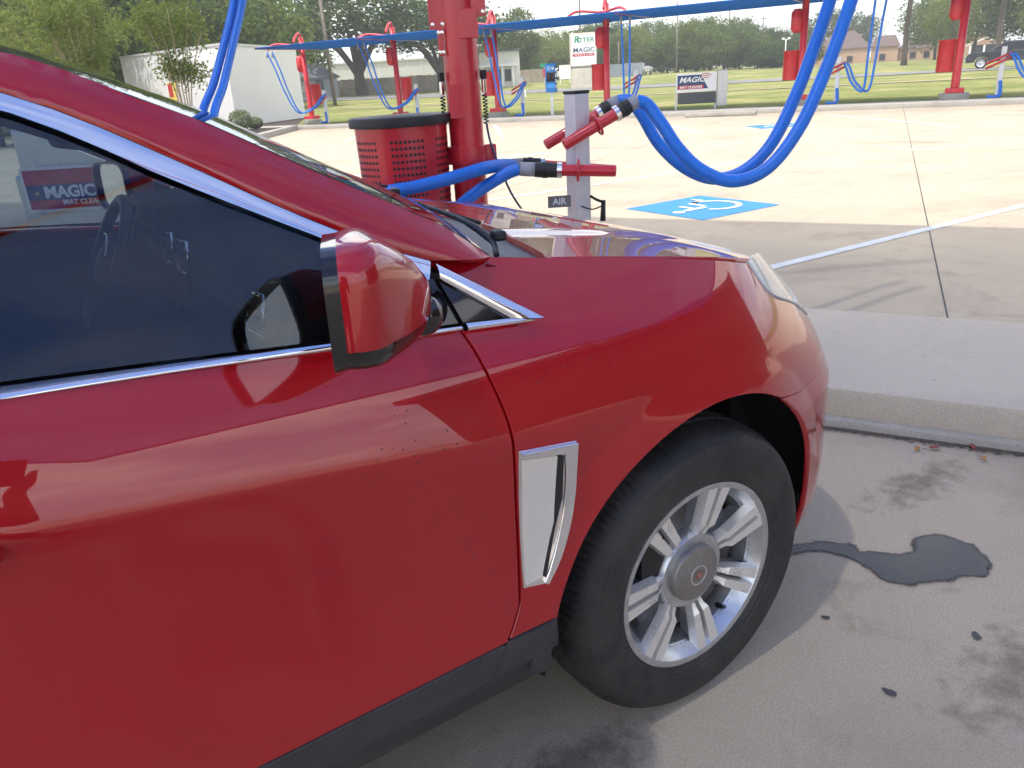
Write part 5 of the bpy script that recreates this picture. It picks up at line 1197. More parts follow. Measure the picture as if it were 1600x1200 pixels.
# ================================================================== vegetation
M['leaf_oak'] = leaf_mat('oak_leaves', (.036, .064, .020), (.105, .145, .042)); M['leaf_mid'] = leaf_mat('mixed_leaves', (.055, .098, .024), (.165, .205, .052)); M['leaf_pale'] = leaf_mat('pale_leaves', (.085, .14, .028), (.23, .25, .065), .4)
M['leaf_pine'] = leaf_mat('pine_needles', (.035, .065, .022), (.10, .13, .04)); M['bark'] = pm('grey_brown_bark', (.10, .080, .062), .95, var=.3, vscale=4, bump=.6, bscale=10); M['pale_bark'] = pm('pale_smooth_bark', (.32, .25, .17), .8, var=.2, vscale=8)
M['leaf_shrub'] = leaf_mat('grey_green_shrub_leaves', (.12, .16, .08), (.30, .33, .20), .3)
def crown_mesh(name, seed, clumps, per, leaf, m, ell=(1, 1, .75), spread=.30, hollow=.35, flatk=.0, under=-.85):
    """leaf quads in clumps spread through an ellipsoid of unit radius"""
    rnd = random.Random(seed); V = []; F = []
    for c in range(clumps):
        while True:
            p = Vector((rnd.uniform(-1, 1), rnd.uniform(-1, 1), rnd.uniform(-1, 1)))
            if hollow < p.length < 1 and p.z > under: break
        p = Vector((p.x*ell[0], p.y*ell[1], p.z*ell[2])); sz = spread*rnd.uniform(.6, 1.25)
        for k in range(per):
            d = Vector((rnd.gauss(0, 1), rnd.gauss(0, 1), rnd.gauss(0, 1)*(1-flatk)*.8)); q = p+d*sz*.42
            n = Vector((rnd.gauss(0, 1), rnd.gauss(0, 1), rnd.gauss(0, 1)+.6)).normalized(); x = n.orthogonal().normalized(); x.rotate(Matrix.Rotation(rnd.uniform(0, 6.28), 3, n)); y = n.cross(x); s = leaf*rnd.uniform(.6, 1.3)
            b = len(V); V += [q-x*s-y*s*.1, q-y*s*.55, q+x*s+y*s*.1, q+y*s*.55]; F.append((b, b+1, b+2, b+3))
    me = bpy.data.meshes.new(name); me.from_pydata(V, [], F); me.materials.append(m); return me
def trunk_mesh(name, seed, r0, fork, limbs, spread, m, lean=.05):
    """unit-height tapered trunk with limbs"""
    rnd = random.Random(seed); mb = MB(); base = [Vector((0, 0, -.02)), Vector((rnd.uniform(-lean, lean)*.5, rnd.uniform(-lean, lean)*.5, fork*.5)), Vector((rnd.uniform(-lean, lean), rnd.uniform(-lean, lean), fork))]
    mb.tube(smooth_path(base, 4), [r0*1.5]+[r0*(1.1-.05*k) for k in range(8)], 9)
    for k in range(limbs):
        a = 2*math.pi*k/limbs+rnd.uniform(-.4, .4); e = base[2]+Vector((math.cos(a)*spread*rnd.uniform(.6, 1), math.sin(a)*spread*rnd.uniform(.6, 1), rnd.uniform(.25, .5)))
        midp = base[2].lerp(e, .5)+Vector((0, 0, .04)); P = smooth_path([base[2]-Vector((0, 0, .05)), midp, e], 4); mb.tube(P, [r0*(.62-.055*j) for j in range(len(P))], 6)
    me = bpy.data.meshes.new(name); me.from_pydata(mb.V, [], mb.F); me.materials.append(m); me.polygons.foreach_set('use_smooth', [True]*len(me.polygons)); return me
CR = {
 'oak': [crown_mesh('crown', 11+i, 150, 56, .036, M['leaf_oak'], (1, 1, .62), .30, .45, 0, -.5) for i in range(2)],
 'dense': [crown_mesh('crown', 21+i, 130, 60, .046, M['leaf_mid'], (1, 1, 1.0), .34) for i in range(3)],
 'dark': [crown_mesh('crown', 51+i, 140, 60, .044, M['leaf_oak'], (1, 1, 1.0), .32) for i in range(2)],
 'pale': [crown_mesh('crown', 31+i, 100, 60, .042, M['leaf_pale'], (1, 1, .95), .32) for i in range(2)],
 'pine': [crown_mesh('crown', 41+i, 34, 70, .040, M['leaf_pine'], (1, 1, .9), .36, .35, .55) for i in range(2)]}
TR = {'oak': trunk_mesh('trunk', 3, .055, .22, 7, .45, M['bark']), 'dense': trunk_mesh('trunk', 4, .022, .35, 5, .2, M['bark']), 'dark': trunk_mesh('trunk', 8, .024, .3, 5, .25, M['bark']), 'pale': trunk_mesh('trunk', 5, .018, .35, 5, .2, M['bark']), 'pine': trunk_mesh('trunk', 6, .020, .78, 6, .22, M['bark'], .03)}
NM = {'oak': 'oak_tree', 'dense': 'leafy_tree', 'dark': 'dark_tree', 'pale': 'pale_tree', 'pine': 'pine_tree'}
tc_ = [0]
def tree(kind, px, dist, h, rad, label, group=None, zc=.57, zr=None):
    k = tc_[0]; tc_[0] += 1; g = gpt(px, dist); rnd = random.Random(100+k)
    t = thing(NM[kind], label, 'tree', g, rnd.uniform(0, 6.28), group)
    a = bpy.data.objects.new('trunk', TR[kind]); C.objects.link(a); a.parent = t; a.scale = (h, h, h)
    c = bpy.data.objects.new('crown', CR[kind][k % len(CR[kind])]); C.objects.link(c); c.parent = t; c.location = (0, 0, h*zc); c.scale = (rad, rad, zr or h*.46)
    return t
# woods at the left
for i, (kd, px, d, h, r_, lab) in enumerate([
    ('dense', -70, 62, 13, 6.5, 'leafy tree at the far left picture edge'), ('dark', 30, 60, 14.5, 6.0, 'tall dark tree at the top left corner'), ('pale', 92, 50, 8.0, 3.6, 'yellow-green tree low behind the roof edge at the left'),
    ('dark', 168, 66, 14.5, 6.5, 'dark tall tree left of the white building'), ('dense', 232, 70, 11, 5.5, 'leafy tree right behind the left end of the white building'), ('dense', 318, 72, 10, 5.5, 'leafy tree behind the white building corner'),
    ('dense', 400, 76, 9.5, 5.5, 'mid green tree above the right part of the white building'), ('dense', 62, 74, 17, 7.0, 'very tall leafy tree behind the wood at the left'), ('dark', 205, 84, 14, 7.0, 'very tall dark tree rising behind the white building end'), ('dark', 360, 90, 12.5, 7.0, 'very tall dark tree behind the white building top'), ('dense', 120, 58, 9, 5.0, 'leafy tree filling the gap left of the thin-stemmed tree'), ('pale', -10, 44, 5.5, 3.2, 'bushy pale shrub tree at the left edge behind the roof'), ('dense', 455, 110, 11, 6.0, 'tree between the white building and the leaning utility pole')]):
    tree(kd, px, d, h, r_, lab, 'trees of the wood at the left')
tree('oak', 566, 98, 12.5, 8.2, 'big spreading oak with thick trunk by the wooden fence, left of two', None, .66, 5.4)
tree('oak', 690, 96, 10.0, 7.6, 'big spreading oak hidden partly by the thick red post, right of two', None, .62, 4.4)
tree('pale', 735, 112, 10.5, 4.0, 'pale tree peeking above the blue canopy right of the oaks')
tree('dense', 812, 118, 9.6, 3.2, 'round-topped tree rising over the canopy left of the pylon sign')
# tree line across the road
rnd = random.Random(77); cnt = [0, 0]
for row, (d0, d1, x0, x1, hb) in enumerate(((128, 136, 780, 1262, 5.0), (142, 150, 770, 1268, 6.8))):
    px = x0
    while px < x1:
        hh = hb+rnd.uniform(-1.0, 1.4)+(1.3 if 880 < px < 1150 else 0)-(1.2 if px > 1200 else 0); kd = rnd.choice(['dense', 'dense', 'dark', 'pale' if row == 0 or px < 900 else 'dark']) if px < 1180 else 'dark'
        tree(kd, px, rnd.uniform(d0, d1), hh, rnd.uniform(2.9, 3.9), '%s tree, %s from left in the %s rank of the distant line' % ({'dense': 'mid green', 'dark': 'dark green', 'pale': 'pale green'}[kd], '%d%s' % (cnt[row]+1, {1: 'st', 2: 'nd', 3: 'rd'}.get((cnt[row]+1) % 10 if not 10 < cnt[row]+1 < 14 else 0, 'th')), ('front', 'taller rear')[row]), 'trees of the distant line', .50, hh*.50); cnt[row] += 1; px += rnd.uniform(19, 27)
for i, (kd, px, d, h, r_, lab) in enumerate([
    ('dark', 1290, 190, 10, 5, 'dark tree behind the left end of the church'), ('dark', 1335, 200, 9, 5, 'dark tree rising behind the church roof'),
    ('pine', 1414, 100, 13.5, 4.6, 'tall pine with bare trunk in front of the church'), ('dense', 1462, 150, 10, 5.5, 'leafy tree behind the church porch'), ('pine', 1560, 108, 14.5, 4.8, 'tall pine behind the dark pickup'),
    ('dense', 1520, 140, 11, 5.5, 'leafy tree between porch and pickup'), ('dense', 1600, 135, 10, 6, 'leafy tree at the right picture edge'), ('pale', 1650, 120, 12, 5, 'pale tree just beyond the right edge'), ('pale', 1480, 125, 8, 3.2, 'pale small tree beside the church porch')]):
    tree(kd, px, d, h, r_, lab, 'trees around the church', .62 if kd != 'pine' else .80, None if kd != 'pine' else h*.24)
# unseen dark building, added to darken what the fender mirrors
M['reflection_wall'] = pm('dark_reflection_wall', (.13, .075, .06), .9, var=.2, vscale=1.)
wb = Vector((CAM.x+17*math.cos(R(-32)), CAM.y+17*math.sin(R(-32)), 0)); t = thing('reflection_building', 'unseen dark building added out of view to darken the fender reflection', 'building', wb, R(58))
MB().box((0, 3, 2.3), (9.5, 6, 4.6)).build('wall', M['reflection_wall'], t, False, False); MB().box((0, 3, 4.7), (10, 6.6, .25)).build('roof', pm('dark_roof_edge', (.08, .08, .08), .8), t, False, False)
for x in (-3.1, 0, 3.1): MB().box((x, -.02, 1.6), (2.2, .08, 2.6)).build('bay_door', pm('dark_bay', (.02, .022, .025), .3), t, False, False)
# shrub-like trees with many pale stems before the white building
def myrtle(px, dist, h, spread, seed, label, nleaf=2600):
    g = bearing(px, dist, .13); rnd = random.Random(seed); t = thing('crape_myrtle', label, 'tree', g, 0, 'thin-stemmed trees before the white building'); tips = []
    for k in range(9):
        a = 2*math.pi*k/9+rnd.uniform(-.3, .3); e = Vector((math.cos(a)*spread*rnd.uniform(.4, .9), math.sin(a)*spread*rnd.uniform(.4, .9), h*rnd.uniform(.66, .84))); P = smooth_path([Vector((math.cos(a)*.10, math.sin(a)*.10, 0)), Vector((e.x*.35, e.y*.35, h*.35)), e], 5)
        MB().tube(P, [.032-.0022*j for j in range(len(P))], 6).build('stem', M['pale_bark'], t, True, False); tips += [P[6], P[8], P[9], P[10], P[10]]
        for _ in range(3):
            b = rnd.choice(P[5:]); e2 = b+Vector((rnd.gauss(0, .35), rnd.gauss(0, .35), rnd.uniform(.2, .7))); MB().tube([b, b.lerp(e2, .5)+Vector((0, 0, .04)), e2], [.012, .009, .004], 5).build('twig', M['pale_bark'], t, True, False); tips += [e2, e2, b.lerp(e2, .6)]
    V = []; F = []
    for k in range(nleaf):
        q = rnd.choice(tips)+Vector((rnd.gauss(0, .24), rnd.gauss(0, .24), rnd.gauss(.05, .22))); n = Vector((rnd.gauss(0, 1), rnd.gauss(0, 1), rnd.gauss(0, 1)+.5)).normalized(); x = n.orthogonal().normalized(); x.rotate(Matrix.Rotation(rnd.uniform(0, 6.28), 3, n)); y = n.cross(x); s = rnd.uniform(.04, .085); b = len(V); V += [q-x*s, q-y*s*.5, q+x*s, q+y*s*.5]; F.append((b, b+1, b+2, b+3))
    ob('crown', V, F, M['leaf_pale'], t, False, False)
myrtle(142, 35, 6.2, 1.3, 5, 'thin-stemmed leafy tree left of the white building', 7500)
myrtle(288, 33.5, 5.6, 1.25, 9, 'sparse thin-stemmed tree standing before the white building face', 5200)
def shrub(px, dist, h, r_, seed, label):
    g = bearing(px, dist, .13); t = thing('shrub', label, 'shrub', g, 0, 'grey-green shrubs in the mulch bed'); rnd = random.Random(seed); V = []; F = []
    for k in range(1300):
        d = Vector((rnd.gauss(0, 1), rnd.gauss(0, 1), rnd.gauss(0, 1))).normalized()*rnd.uniform(.55, 1)**.6; q = Vector((d.x*r_, d.y*r_, h*.55+d.z*h*.5)); n = (d+Vector((rnd.gauss(0, .5), rnd.gauss(0, .5), rnd.gauss(0, .5)))).normalized(); x = n.orthogonal().normalized(); x.rotate(Matrix.Rotation(rnd.uniform(0, 6.28), 3, n)); y = n.cross(x); s = rnd.uniform(.035, .06); b = len(V); V += [q-x*s, q-y*s*.6, q+x*s, q+y*s*.6]; F.append((b, b+1, b+2, b+3))
    ob('crown', V, F, M['leaf_shrub'], t, False, False)
    for k in range(4): a = k*1.6; MB().tube([(0, 0, 0), (math.cos(a)*r_*.5, math.sin(a)*r_*.5, h*.6)], [.02, .008], 5).build('stem', M['bark'], t, True, False)
shrub(369, 36.5, .85, .50, 1, 'round grey-green shrub by the corner of the white building'); shrub(391, 37.5, .5, .36, 2, 'small low shrub right of the round one'); shrub(331, 36.5, .45, .35, 3, 'small low shrub just above the red roof edge')
# ================================================================== buildings beyond the field
M['roofbrown'] = pm('brown_shingle_roof', (.10, .066, .058), .9, var=.2, vscale=2); M['brick_tan'] = pm('tan_brick', (.40, .26, .17), .9, var=.15, vscale=2); M['sidingw'] = pm('pale_siding', (.62, .60, .54), .7, var=.06, vscale=3)
M['greyroof'] = pm('grey_shingle_roof', (.13, .14, .16), .9, var=.15, vscale=2); M['greyhouse'] = pm('grey_house_wall', (.34, .36, .37), .8); M['fencewood'] = pm('weathered_fence_wood', (.30, .25, .20), .9, var=.25, vscale=2); M['darkglass'] = pm('dark_window', (.02, .025, .03), .1)
def roofed(t, x0, x1, y0, y1, z0, zw, zr, mw, mr, ov=.4, hip=0.):
    MB().box(((x0+x1)/2, (y0+y1)/2, (z0+zw)/2-.3), (x1-x0, y1-y0, zw-z0+.6)).build('wall', mw, t, False, False)
    ym = (y0+y1)/2; V = [(x0-ov, y0-ov, zw), (x1+ov, y0-ov, zw), (x1+ov, y1+ov, zw), (x0-ov, y1+ov, zw), (x0-ov+hip, ym, zr), (x1+ov-hip, ym, zr)]
    ob('roof', V, [(0, 1, 5, 4), (2, 3, 4, 5), (1, 2, 5), (3, 0, 4), (3, 2, 1, 0)], mr, t, False, False)
cz_ = 172; t = thing('church', 'long tan brick church with tall brown roofs and a white-trimmed porch', 'building', gpt(1400, cz_), facing(1400)); t.scale = (1, 1, .58); ppm = FPX/cz_
X = lambda px: (px-1400)/ppm
roofed(t, X(1262), X(1300), -1, 9, 0, 4.0, 7.4, M['brick_tan'], M['roofbrown'], .3, 2); roofed(t, X(1302), X(1366), -2, 10, 0, 4.7, 10.2, M['brick_tan'], M['roofbrown'], .3, 3.0); roofed(t, X(1370), X(1402), -1, 9, 0, 4.6, 8.0, M['brick_tan'], M['roofbrown'], .3, 1); roofed(t, X(1402), X(1500), 2, 12, 0, 3.6, 7.6, M['brick_tan'], M['roofbrown'], .3, 3)
for (xa, xb, zb, zp) in ((1462, 1522, 3.6, 7.0),):
    V = [(X(xa), -3, 0), (X(xb), -3, 0), (X(xb), -3, zb), ((X(xa)+X(xb))/2, -3, zp), (X(xa), -3, zb)]; ob('gable_wall', [(a, b, c-.5 if c == 0 else c) for a, b, c in V], [(0, 1, 2, 3, 4)], M['brick_tan'], t, False, False)
    m_ = (X(xa)+X(xb))/2; pk = (m_, -3.2, zp+.3); l_ = (X(xa)-.6, -3.2, zb-.1); r2 = (X(xb)+.6, -3.2, zb-.1)
    for a, b in ((l_, pk), (pk, r2)):
        MB().tube([a, b], .22, 4).build('gable_trim', M['white'], t, False, False); ob('porch_roof', [(a[0], -3.1, a[2]), (b[0], -3.1, b[2]), (b[0], 6, b[2]), (a[0], 6, a[2])], [(0, 1, 2, 3)], M['roofbrown'], t, False, False)
    MB().box((m_+.8, -3.06, 1.6), (X(1512)-X(1482), .1, 3.2)).build('porch_opening', M['darkglass'], t, False, False)
    for q in (1482, 1497, 1512): MB().box((X(q), -4.2, 1.5), (.3, .3, 3.2)).build('column', M['white'], t, False, False)
    MB().tube([(X(1476), -4.3, 3.1), (X(1497), -4.3, 5.0), (X(1518), -4.3, 3.1)], .18, 4).build('gable_trim', M['white'], t, False, False)
for q in (1290, 1345, 1384, 1420, 1436): MB().box((X(q), -2.06 if 1302 < q < 1366 else -1.06 if q < 1402 else 1.94, 1.5), (1.0, .08, 1.8)).build('window', M['darkglass'], t, False, False)
# left side: pale long shed, grey house, wooden fence, column house
t = thing('pale_warehouse', 'long pale siding warehouse behind the wooden fence', 'building', gpt(600, 128), facing(600)); MB().box((0, 0, 1.9), (27, 8, 4.4)).build('wall', M['sidingw'], t, False, False)
MB().box((0, 0, 4.2), (27.4, 8.4, .25)).build('roof', M['white'], t, False, False)
for k in range(13): MB().box((-13+2.1*k, -4.03, 1.9), (.08, .06, 4.2)).build('siding_rib', M['white'], t, False, False)
t = thing('grey_house', 'low grey house with hip roof right of the white building', 'house', gpt(497, 97), facing(497)); roofed(t, -4.2, 2.3, 0, 6, 0, 2.2, 3.9, M['greyhouse'], M['greyroof'], .4, 2.5)
MB().box((-1.6, -.04, 1.3), (.9, .08, 1.0)).build('window', M['sidingw'], t, False, False); MB().box((.3, -.04, 1.0), (.9, .08, 2.0)).build('door', M['greyroof'], t, False, False)
def fence(name, pxa, pxb, dist, h, m, label, pick=.14, gap=.012):
    a, b = gpt(pxa, dist), gpt(pxb, dist*.97); t = thing(name, label, 'fence', a); d = b-a; n = int(d.length/pick); rnd = random.Random(4); mb = MB(); rz = math.atan2(d.y, d.x)
    for k in range(n):
        p = a+d*(k+.5)/n; p.z = terr(p); hh = h*rnd.uniform(.96, 1.03); mb.box(p+Vector((0, 0, hh/2)), (pick-gap, .02, hh), rz)
    o = mb.build('pickets', m, t); o['kind'] = 'stuff'
    for k in range(0, n+1, 17): p = a+d*k/n; p.z = terr(p); MB().box(p+Vector((0, .08, h*.5)), (.1, .1, h*1.03), rz).build('fence_post', m, t)
    for z in (.4, h-.4): MB().tube([a+Vector((0, .06, z)), b+Vector((0, .06, z))], .04, 4).build('rail', m, t)
fence('wooden_fence', 508, 712, 105, 1.75, M['fencewood'], 'weathered wooden picket fence behind the two oaks'); fence('wooden_fence', 812, 850, 108, 1.6, M['fencewood'], 'short wooden fence piece left of the street name plate'); 
fence('grey_fence', 928, 1004, 112, 1.6, pm('blue_grey_fence', (.20, .23, .26), .8), 'blue-grey panel fence right of the pylon sign', .3)
t = thing('column_house', 'pale house with porch columns behind the hoses right of the thick post', 'house', gpt(778, 98), facing(778)); MB().box((.3, 0, 1.75), (4.6, 4, 4.1)).build('wall', M['sidingw'], t, False, False); MB().box((.3, 0, 3.85), (5, 4.4, .2)).build('roof', M['greyroof'], t, False, False)
for x in (-1.7, -.6, .6, 1.8): MB().box((x, -2.3, 1.0), (.22, .22, 2.4)).build('column', M['white'], t, False, False)
for x in (-1.1, 0, 1.2): MB().box((x, -2.03, 1.2), (.7, .1, 1.3)).build('window', M['darkglass'], t, False, False)
MB().box((.05, -2.3, 2.3), (4.2, .5, .25)).build('porch_beam', M['white'], t, False, False)
# ================================================================== poles, lamps, wires
M['polewood'] = pm('grey_pole_wood', (.20, .165, .135), .9, var=.2, vscale=3)
def pole(px, d, h, label, arm=None, r=.13, name='utility_pole', lean=0.):
    g = gpt(px, d); t = thing(name, label, 'pole', g, facing(px), 'utility poles'); MB().tube([(0, 0, -.3), (lean, 0, h)], [r, r*.7], 8).build('shaft', M['polewood'], t, True, False)
    if arm: MB().box((lean, 0, h-.5), (arm, .1, .12)).build('crossarm', M['polewood'], t, False, False)
    return t, g, h
P1 = pole(521, 77, 12.5, 'tall leaning grey utility pole in front of the oak', 1.8, .17, lean=-.15); P2_ = pole(908, 100, 13.0, 'utility pole rising behind the pylon sign', 1.8); P3 = pole(1057, 118, 9.0, 'utility pole with lamp arm in the middle of the tree line', None)
P4 = pole(1137, 138, 9.6, 'bare utility pole right of the one with lamp arm', 1.6); P5 = pole(1189, 150, 8.2, 'shorter utility pole at the right end of the tree line', 1.4); P6 = pole(967, 120, 4.6, 'short pole just right of the pylon sign', None, .1)
MB().tube(smooth_path([(0, 0, 6.3), (-1.2, -.2, 6.9), (-2.6, -.3, 6.95)], 4), .05, 6).build('lamp_arm', M['alu'], P3[0], True, False); MB().bbox((-2.9, -.3, 6.9), (.7, .3, .16), .05).build('lamp_head', M['white'], P3[0], False, False)
t = thing('street_lamp', 'thin double-headed white street lamp left of the church', 'lamp', gpt(1226, 112), facing(1226)); MB().tube([(0, 0, 0), (0, 0, 3.5)], [.07, .05], 8).build('pole', M['white'], t, True, False)
for x in (-.35, .35): MB().bbox((x, 0, 3.55), (.36, .2, .22), .05).build('lamp_head', M['white'], t, False, False); MB().tube([(0, 0, 3.35), (x, 0, 3.5)], .03, 6).build('lamp_arm', M['white'], t, True, False)
M['wire'] = pm('dark_wire', (.03, .03, .03), .6)
def wire(a, b, sag, label, r=.016):
    P = [a.lerp(b, k/20)-Vector((0, 0, 4*sag*(k/20)*(1-k/20))) for k in range(21)]; tag(MB().tube(P, r, 4).build('power_line', M['wire']), label, 'wire', 'overhead power lines')
H_ = lambda P, dz: P[1]+Vector((0, 0, P[2]+dz))
for k, dz in enumerate((-.4, -1.4)):
    wire(H_(P1, dz), H_(P2_, dz), .8, 'overhead power line, %s of two between the oak pole and the pylon sign pole' % ('upper', 'lower')[k]); wire(H_(P2_, dz), H_(P4, dz), .8, 'overhead power line, %s of two running right from the pylon sign pole' % ('upper', 'lower')[k]); wire(H_(P4, dz), H_(P5, dz), .5, 'overhead power line, %s of two at the right end of the tree line' % ('upper', 'lower')[k])
# ================================================================== vehicles on the road
def vehicle(name, label, loc, rz, paint, pickup=True, sc_=1.):
    t = thing(name, label, 'pickup' if pickup else 'car', loc, rz); L_ = 5.6 if pickup else 4.8; W_ = 1.95
    def sp_(nm, prof, w_, m, par=t, inset=0.):
        mb = MB(); mb.prism([(x*sc_, z*sc_) for x, z in prof], -w_/2*sc_, w_/2*sc_, lambda x, z, y: (x, y, z)); o = mb.build(nm, m, par, False, False); bm = bmesh.new(); bm.from_mesh(o.data); bmesh.ops.recalc_face_normals(bm, faces=bm.faces); bmesh.ops.bevel(bm, geom=[e for e in bm.edges if abs(e.verts[0].co.y-e.verts[1].co.y) < 1e-4], offset=.03*sc_, segments=1, affect='EDGES'); bm.to_mesh(o.data); bm.free(); return o
    arch = lambda cx: [(cx+.47*math.cos(a), .40+.47*math.sin(a)) for a in [R(10)+R(160)*k/8 for k in range(9)]]
    fx, rx = 1.75, -1.75 if pickup else -1.35
    low = [(-L_/2, .45)]+arch(rx)[::-1]+arch(fx)[::-1]+[(L_/2-.1, .45), (L_/2, .6), (L_/2-.02, .95), (L_/2-.2, 1.12), (1.1, 1.22)]
    low += [(-L_/2+.02, 1.22)] if pickup else [(-L_/2+.05, 1.15)]
    b = sp_('body', low, W_, paint)
    cab = [(1.15, 1.20), (.45, 1.80), (.2, 1.86), (-.95, 1.86), (-1.1, 1.75), (-1.15, 1.20)] if pickup else [(1.15, 1.16), (.5, 1.62), (.2, 1.70), (-1.7, 1.70), (-2.2, 1.2)]
    sp_('cabin', cab, W_*.86, paint)
    for sgn in (-1, 1):
        for pr in ([(.80, 1.27), (.42, 1.70), (-.18, 1.74), (-.18, 1.27)], [(-.26, 1.27), (-.26, 1.74), (-.85, 1.73), (-.98, 1.27)]):
            ob('window', [(x*sc_, sgn*(W_*.43+.004)*sc_, z*sc_) for x, z in pr], [(0, 1, 2, 3)] if sgn < 0 else [(3, 2, 1, 0)], M['darkglass'], t, False, False)
        for wx in (fx, rx):
            w_ = MB(); mm = Matrix(((1, 0, 0), (0, 0, -1), (0, 1, 0))) if sgn < 0 else Matrix(((1, 0, 0), (0, 0, 1), (0, -1, 0)))
            w_.lathe([(.36*sc_, -.22*sc_), (.40*sc_, -.2*sc_), (.40*sc_, 0), (.28*sc_, .02*sc_)], 20, mm, (wx*sc_, sgn*W_*.49*sc_, .40*sc_)); w = w_.build('wheel', M['tyre'], t, True, False)
            r_ = MB(); r_.lathe([(.28*sc_, .018*sc_), (.24*sc_, 0), (.06*sc_, -.01), (0, .02*sc_)], 16, mm, (wx*sc_, sgn*W_*.49*sc_, .40*sc_)); r_.build('rim', M['alloy'], w, True, False)
        MB().bbox(((L_/2-.12)*sc_, sgn*.72*sc_, .88*sc_), (.25*sc_, .4*sc_, .2*sc_), .03).build('headlight', M['signwhite'], t, False, False)
    MB().bbox(((L_/2)*sc_, 0, .55*sc_), (.12*sc_, W_*.95*sc_, .22*sc_), .03).build('bumper', M['chrome'], t, False, False)
    return t
ink = pm('dark_navy_truck_paint', (.018, .022, .032), .25, .2, 1.)
tp = gpt(1578, 74); vehicle('pickup_truck', 'dark pickup truck with chrome wheels parked behind the far right post', tp, facing(1578)+math.pi, ink)
wp = pm('white_truck_paint', (.75, .75, .75), .3, 0, .8)
vehicle('pickup_truck', 'small distant white pickup at the right of the tree line', gpt(1122, 190), facing(1122)+math.pi-.3, wp, True, .85); vehicle('parked_car', 'white car facing the road left of the pylon sign', gpt(868, 118), facing(868)+math.pi+.9, wp, False, .95); vehicle('parked_car', 'white van far beyond the hoses by the grey fence', gpt(1002, 116), facing(1002)+1.2, wp, False, .9)

# ================================================================== added haze volume standing in for veiling glare of the lens
hm = bpy.data.materials.new('glare_veil'); hm.use_nodes = True; hm.node_tree.nodes.clear(); ho = hm.node_tree.nodes.new('ShaderNodeOutputMaterial'); hv = hm.node_tree.nodes.new('ShaderNodeVolumePrincipled')
hv.inputs['Color'].default_value = (.93, .95, 1, 1); hv.inputs['Density'].default_value = .0011; hv.inputs['Anisotropy'].default_value = .3; hm.node_tree.links.new(hv.outputs[0], ho.inputs['Volume'])
hz = MB().box((0, 0, 13.0), (2600, 2600, 29.0)).build('haze', hm); hz['kind'] = 'stuff'; hz['label'] = 'thin pale haze volume added to imitate lens veiling glare'
# ================================================================== the person taking the picture, behind the camera (mirrored in the door)
fh = Vector((_f.x, _f.y, 0)).normalized(); rh = Vector((fh.y, -fh.x, 0)); org = Vector((CAM.x, CAM.y, 0))-fh*.50-rh*.03
def pp(fw, rt, z): return org+fh*fw+rh*rt+Vector((0, 0, z))
ph = thing('mobile_phone', 'phone held up behind the lens by the person taking the picture', 'phone', tuple(CAM-_f*.022))
pm_ = Matrix((_r, _u, -_f)).transposed(); pc = CAM-_f*.022-_u*.055
b = MB(); b.bbox((0, 0, 0), (.078, .16, .009), .003); b.V = [pm_ @ Vector(v)+pc for v in b.V]; b.build('case', M['blackp'], ph)
b = MB(); b.box((0, 0, .0052), (.070, .15, .001)); b.V = [pm_ @ Vector(v)+pc for v in b.V]; b.build('screen', M['piano'], ph)
V = []; E = []; RD_ = []
def jt(p, r, par=None):
    V.append(p); RD_.append(r)
    if par is not None: E.append((par, len(V)-1))
    return len(V)-1
pel = jt(pp(0, 0, .95), .145); wst = jt(pp(.01, 0, 1.10), .125, pel); chs = jt(pp(.02, 0, 1.30), .155, wst); nk = jt(pp(.03, 0, 1.46), .062, chs); hd0 = jt(pp(.06, 0, 1.55), .075, nk); hd1 = jt(pp(.07, 0, 1.64), .095, hd0); jt(pp(.06, 0, 1.72), .06, hd1)
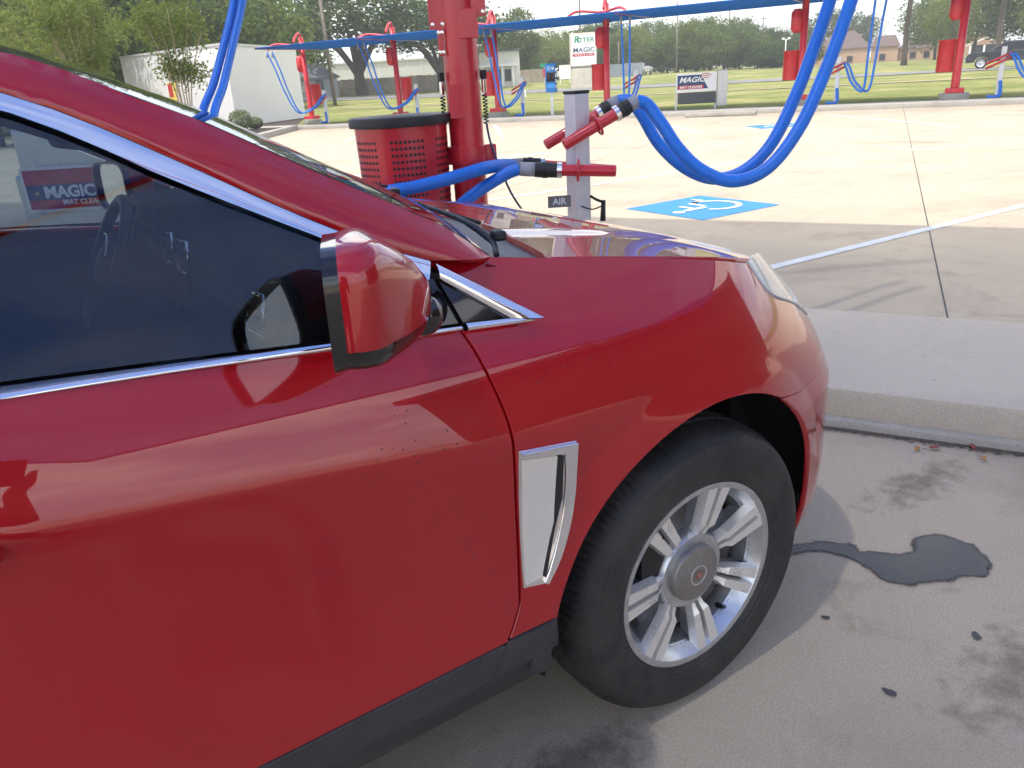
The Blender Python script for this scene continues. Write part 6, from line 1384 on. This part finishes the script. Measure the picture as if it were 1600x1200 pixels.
for s_ in (-1, 1):
    hp = jt(pp(0, s_*.10, .90), .095, pel); kn = jt(pp(.02, s_*.12, .50), .062, hp); an = jt(pp(-.02, s_*.13, .10), .042, kn); hl = jt(pp(.03, s_*.135, .045), .042, an); jt(pp(.15, s_*.15, .035), .035, hl)
    sh_ = jt(pp(.02, s_*.17, 1.38), .070, chs); el = jt(pp(.13, s_*.20, 1.12), .046, sh_); gp_ = pc+_r*s_*.055-_u*.04-_f*.01; wr = jt(gp_-_u*.07-fh*.05, .028, el); pa = jt(gp_-_u*.02-fh*.015+rh*s_*.012, .026, wr)
    for k in range(4):
        f0 = gp_+_u*(.035-.022*k)+rh*s_*.012; f1 = jt(f0, .0095, pa); f2 = jt(f0+_f*.020-rh*s_*.004, .0085, f1); jt(f0+_f*.024-rh*s_*.022, .0075, f2)
    t1 = jt(gp_+_u*.01-fh*.028, .010, pa); jt(gp_+_u*.035-fh*.024-rh*s_*.018, .009, t1)
me = bpy.data.meshes.new('body'); me.from_pydata([v-org for v in V], E, []); tmp = bpy.data.objects.new('body', me); C.objects.link(tmp)
sk = tmp.modifiers.new('skin', 'SKIN'); sk.use_smooth_shade = True; sd = tmp.modifiers.new('sub', 'SUBSURF'); sd.levels = 2; sd.render_levels = 2
for i, r_ in enumerate(RD_): me.skin_vertices[0].data[i].radius = (r_, r_)
me.skin_vertices[0].data[0].use_root = True
dg = bpy.context.evaluated_depsgraph_get(); bm_ = bpy.data.meshes.new_from_object(tmp.evaluated_get(dg)); bpy.data.objects.remove(tmp)
pt = thing('person', 'person in dark shirt and jeans taking the picture, mirrored in the door', 'person', tuple(org))
bm_.materials.clear()
for nm, c_ in (('skin_tone', (.42, .24, .16)), ('dark_shirt', (.03, .03, .04)), ('blue_jeans', (.05, .08, .16)), ('grey_shoes', (.10, .10, .10))): bm_.materials.append(pm(nm, c_, .7))
for p_ in bm_.polygons:
    c_ = p_.center; z = c_.z; lat = abs(c_.dot(rh)); fw = c_.dot(fh); p_.use_smooth = True
    p_.material_index = 3 if z < .085 else 2 if z < .98 else (0 if (z > 1.44 and lat < .12 and fw < .2) or fw > .24 else 1)
bo = bpy.data.objects.new('body', bm_); C.objects.link(bo); bo.parent = pt
hr = MB(); hr.lathe([(.0, .115), (.06, .10), (.095, .05), (.104, 0), (.10, -.05)], 20, None, (0, 0, 0)); hr.V = [tuple(Vector(v)+pp(.05, 0, 1.66)) for v in hr.V]; hr.build('hair', pm('dark_hair', (.03, .02, .015), .6), pt, True)
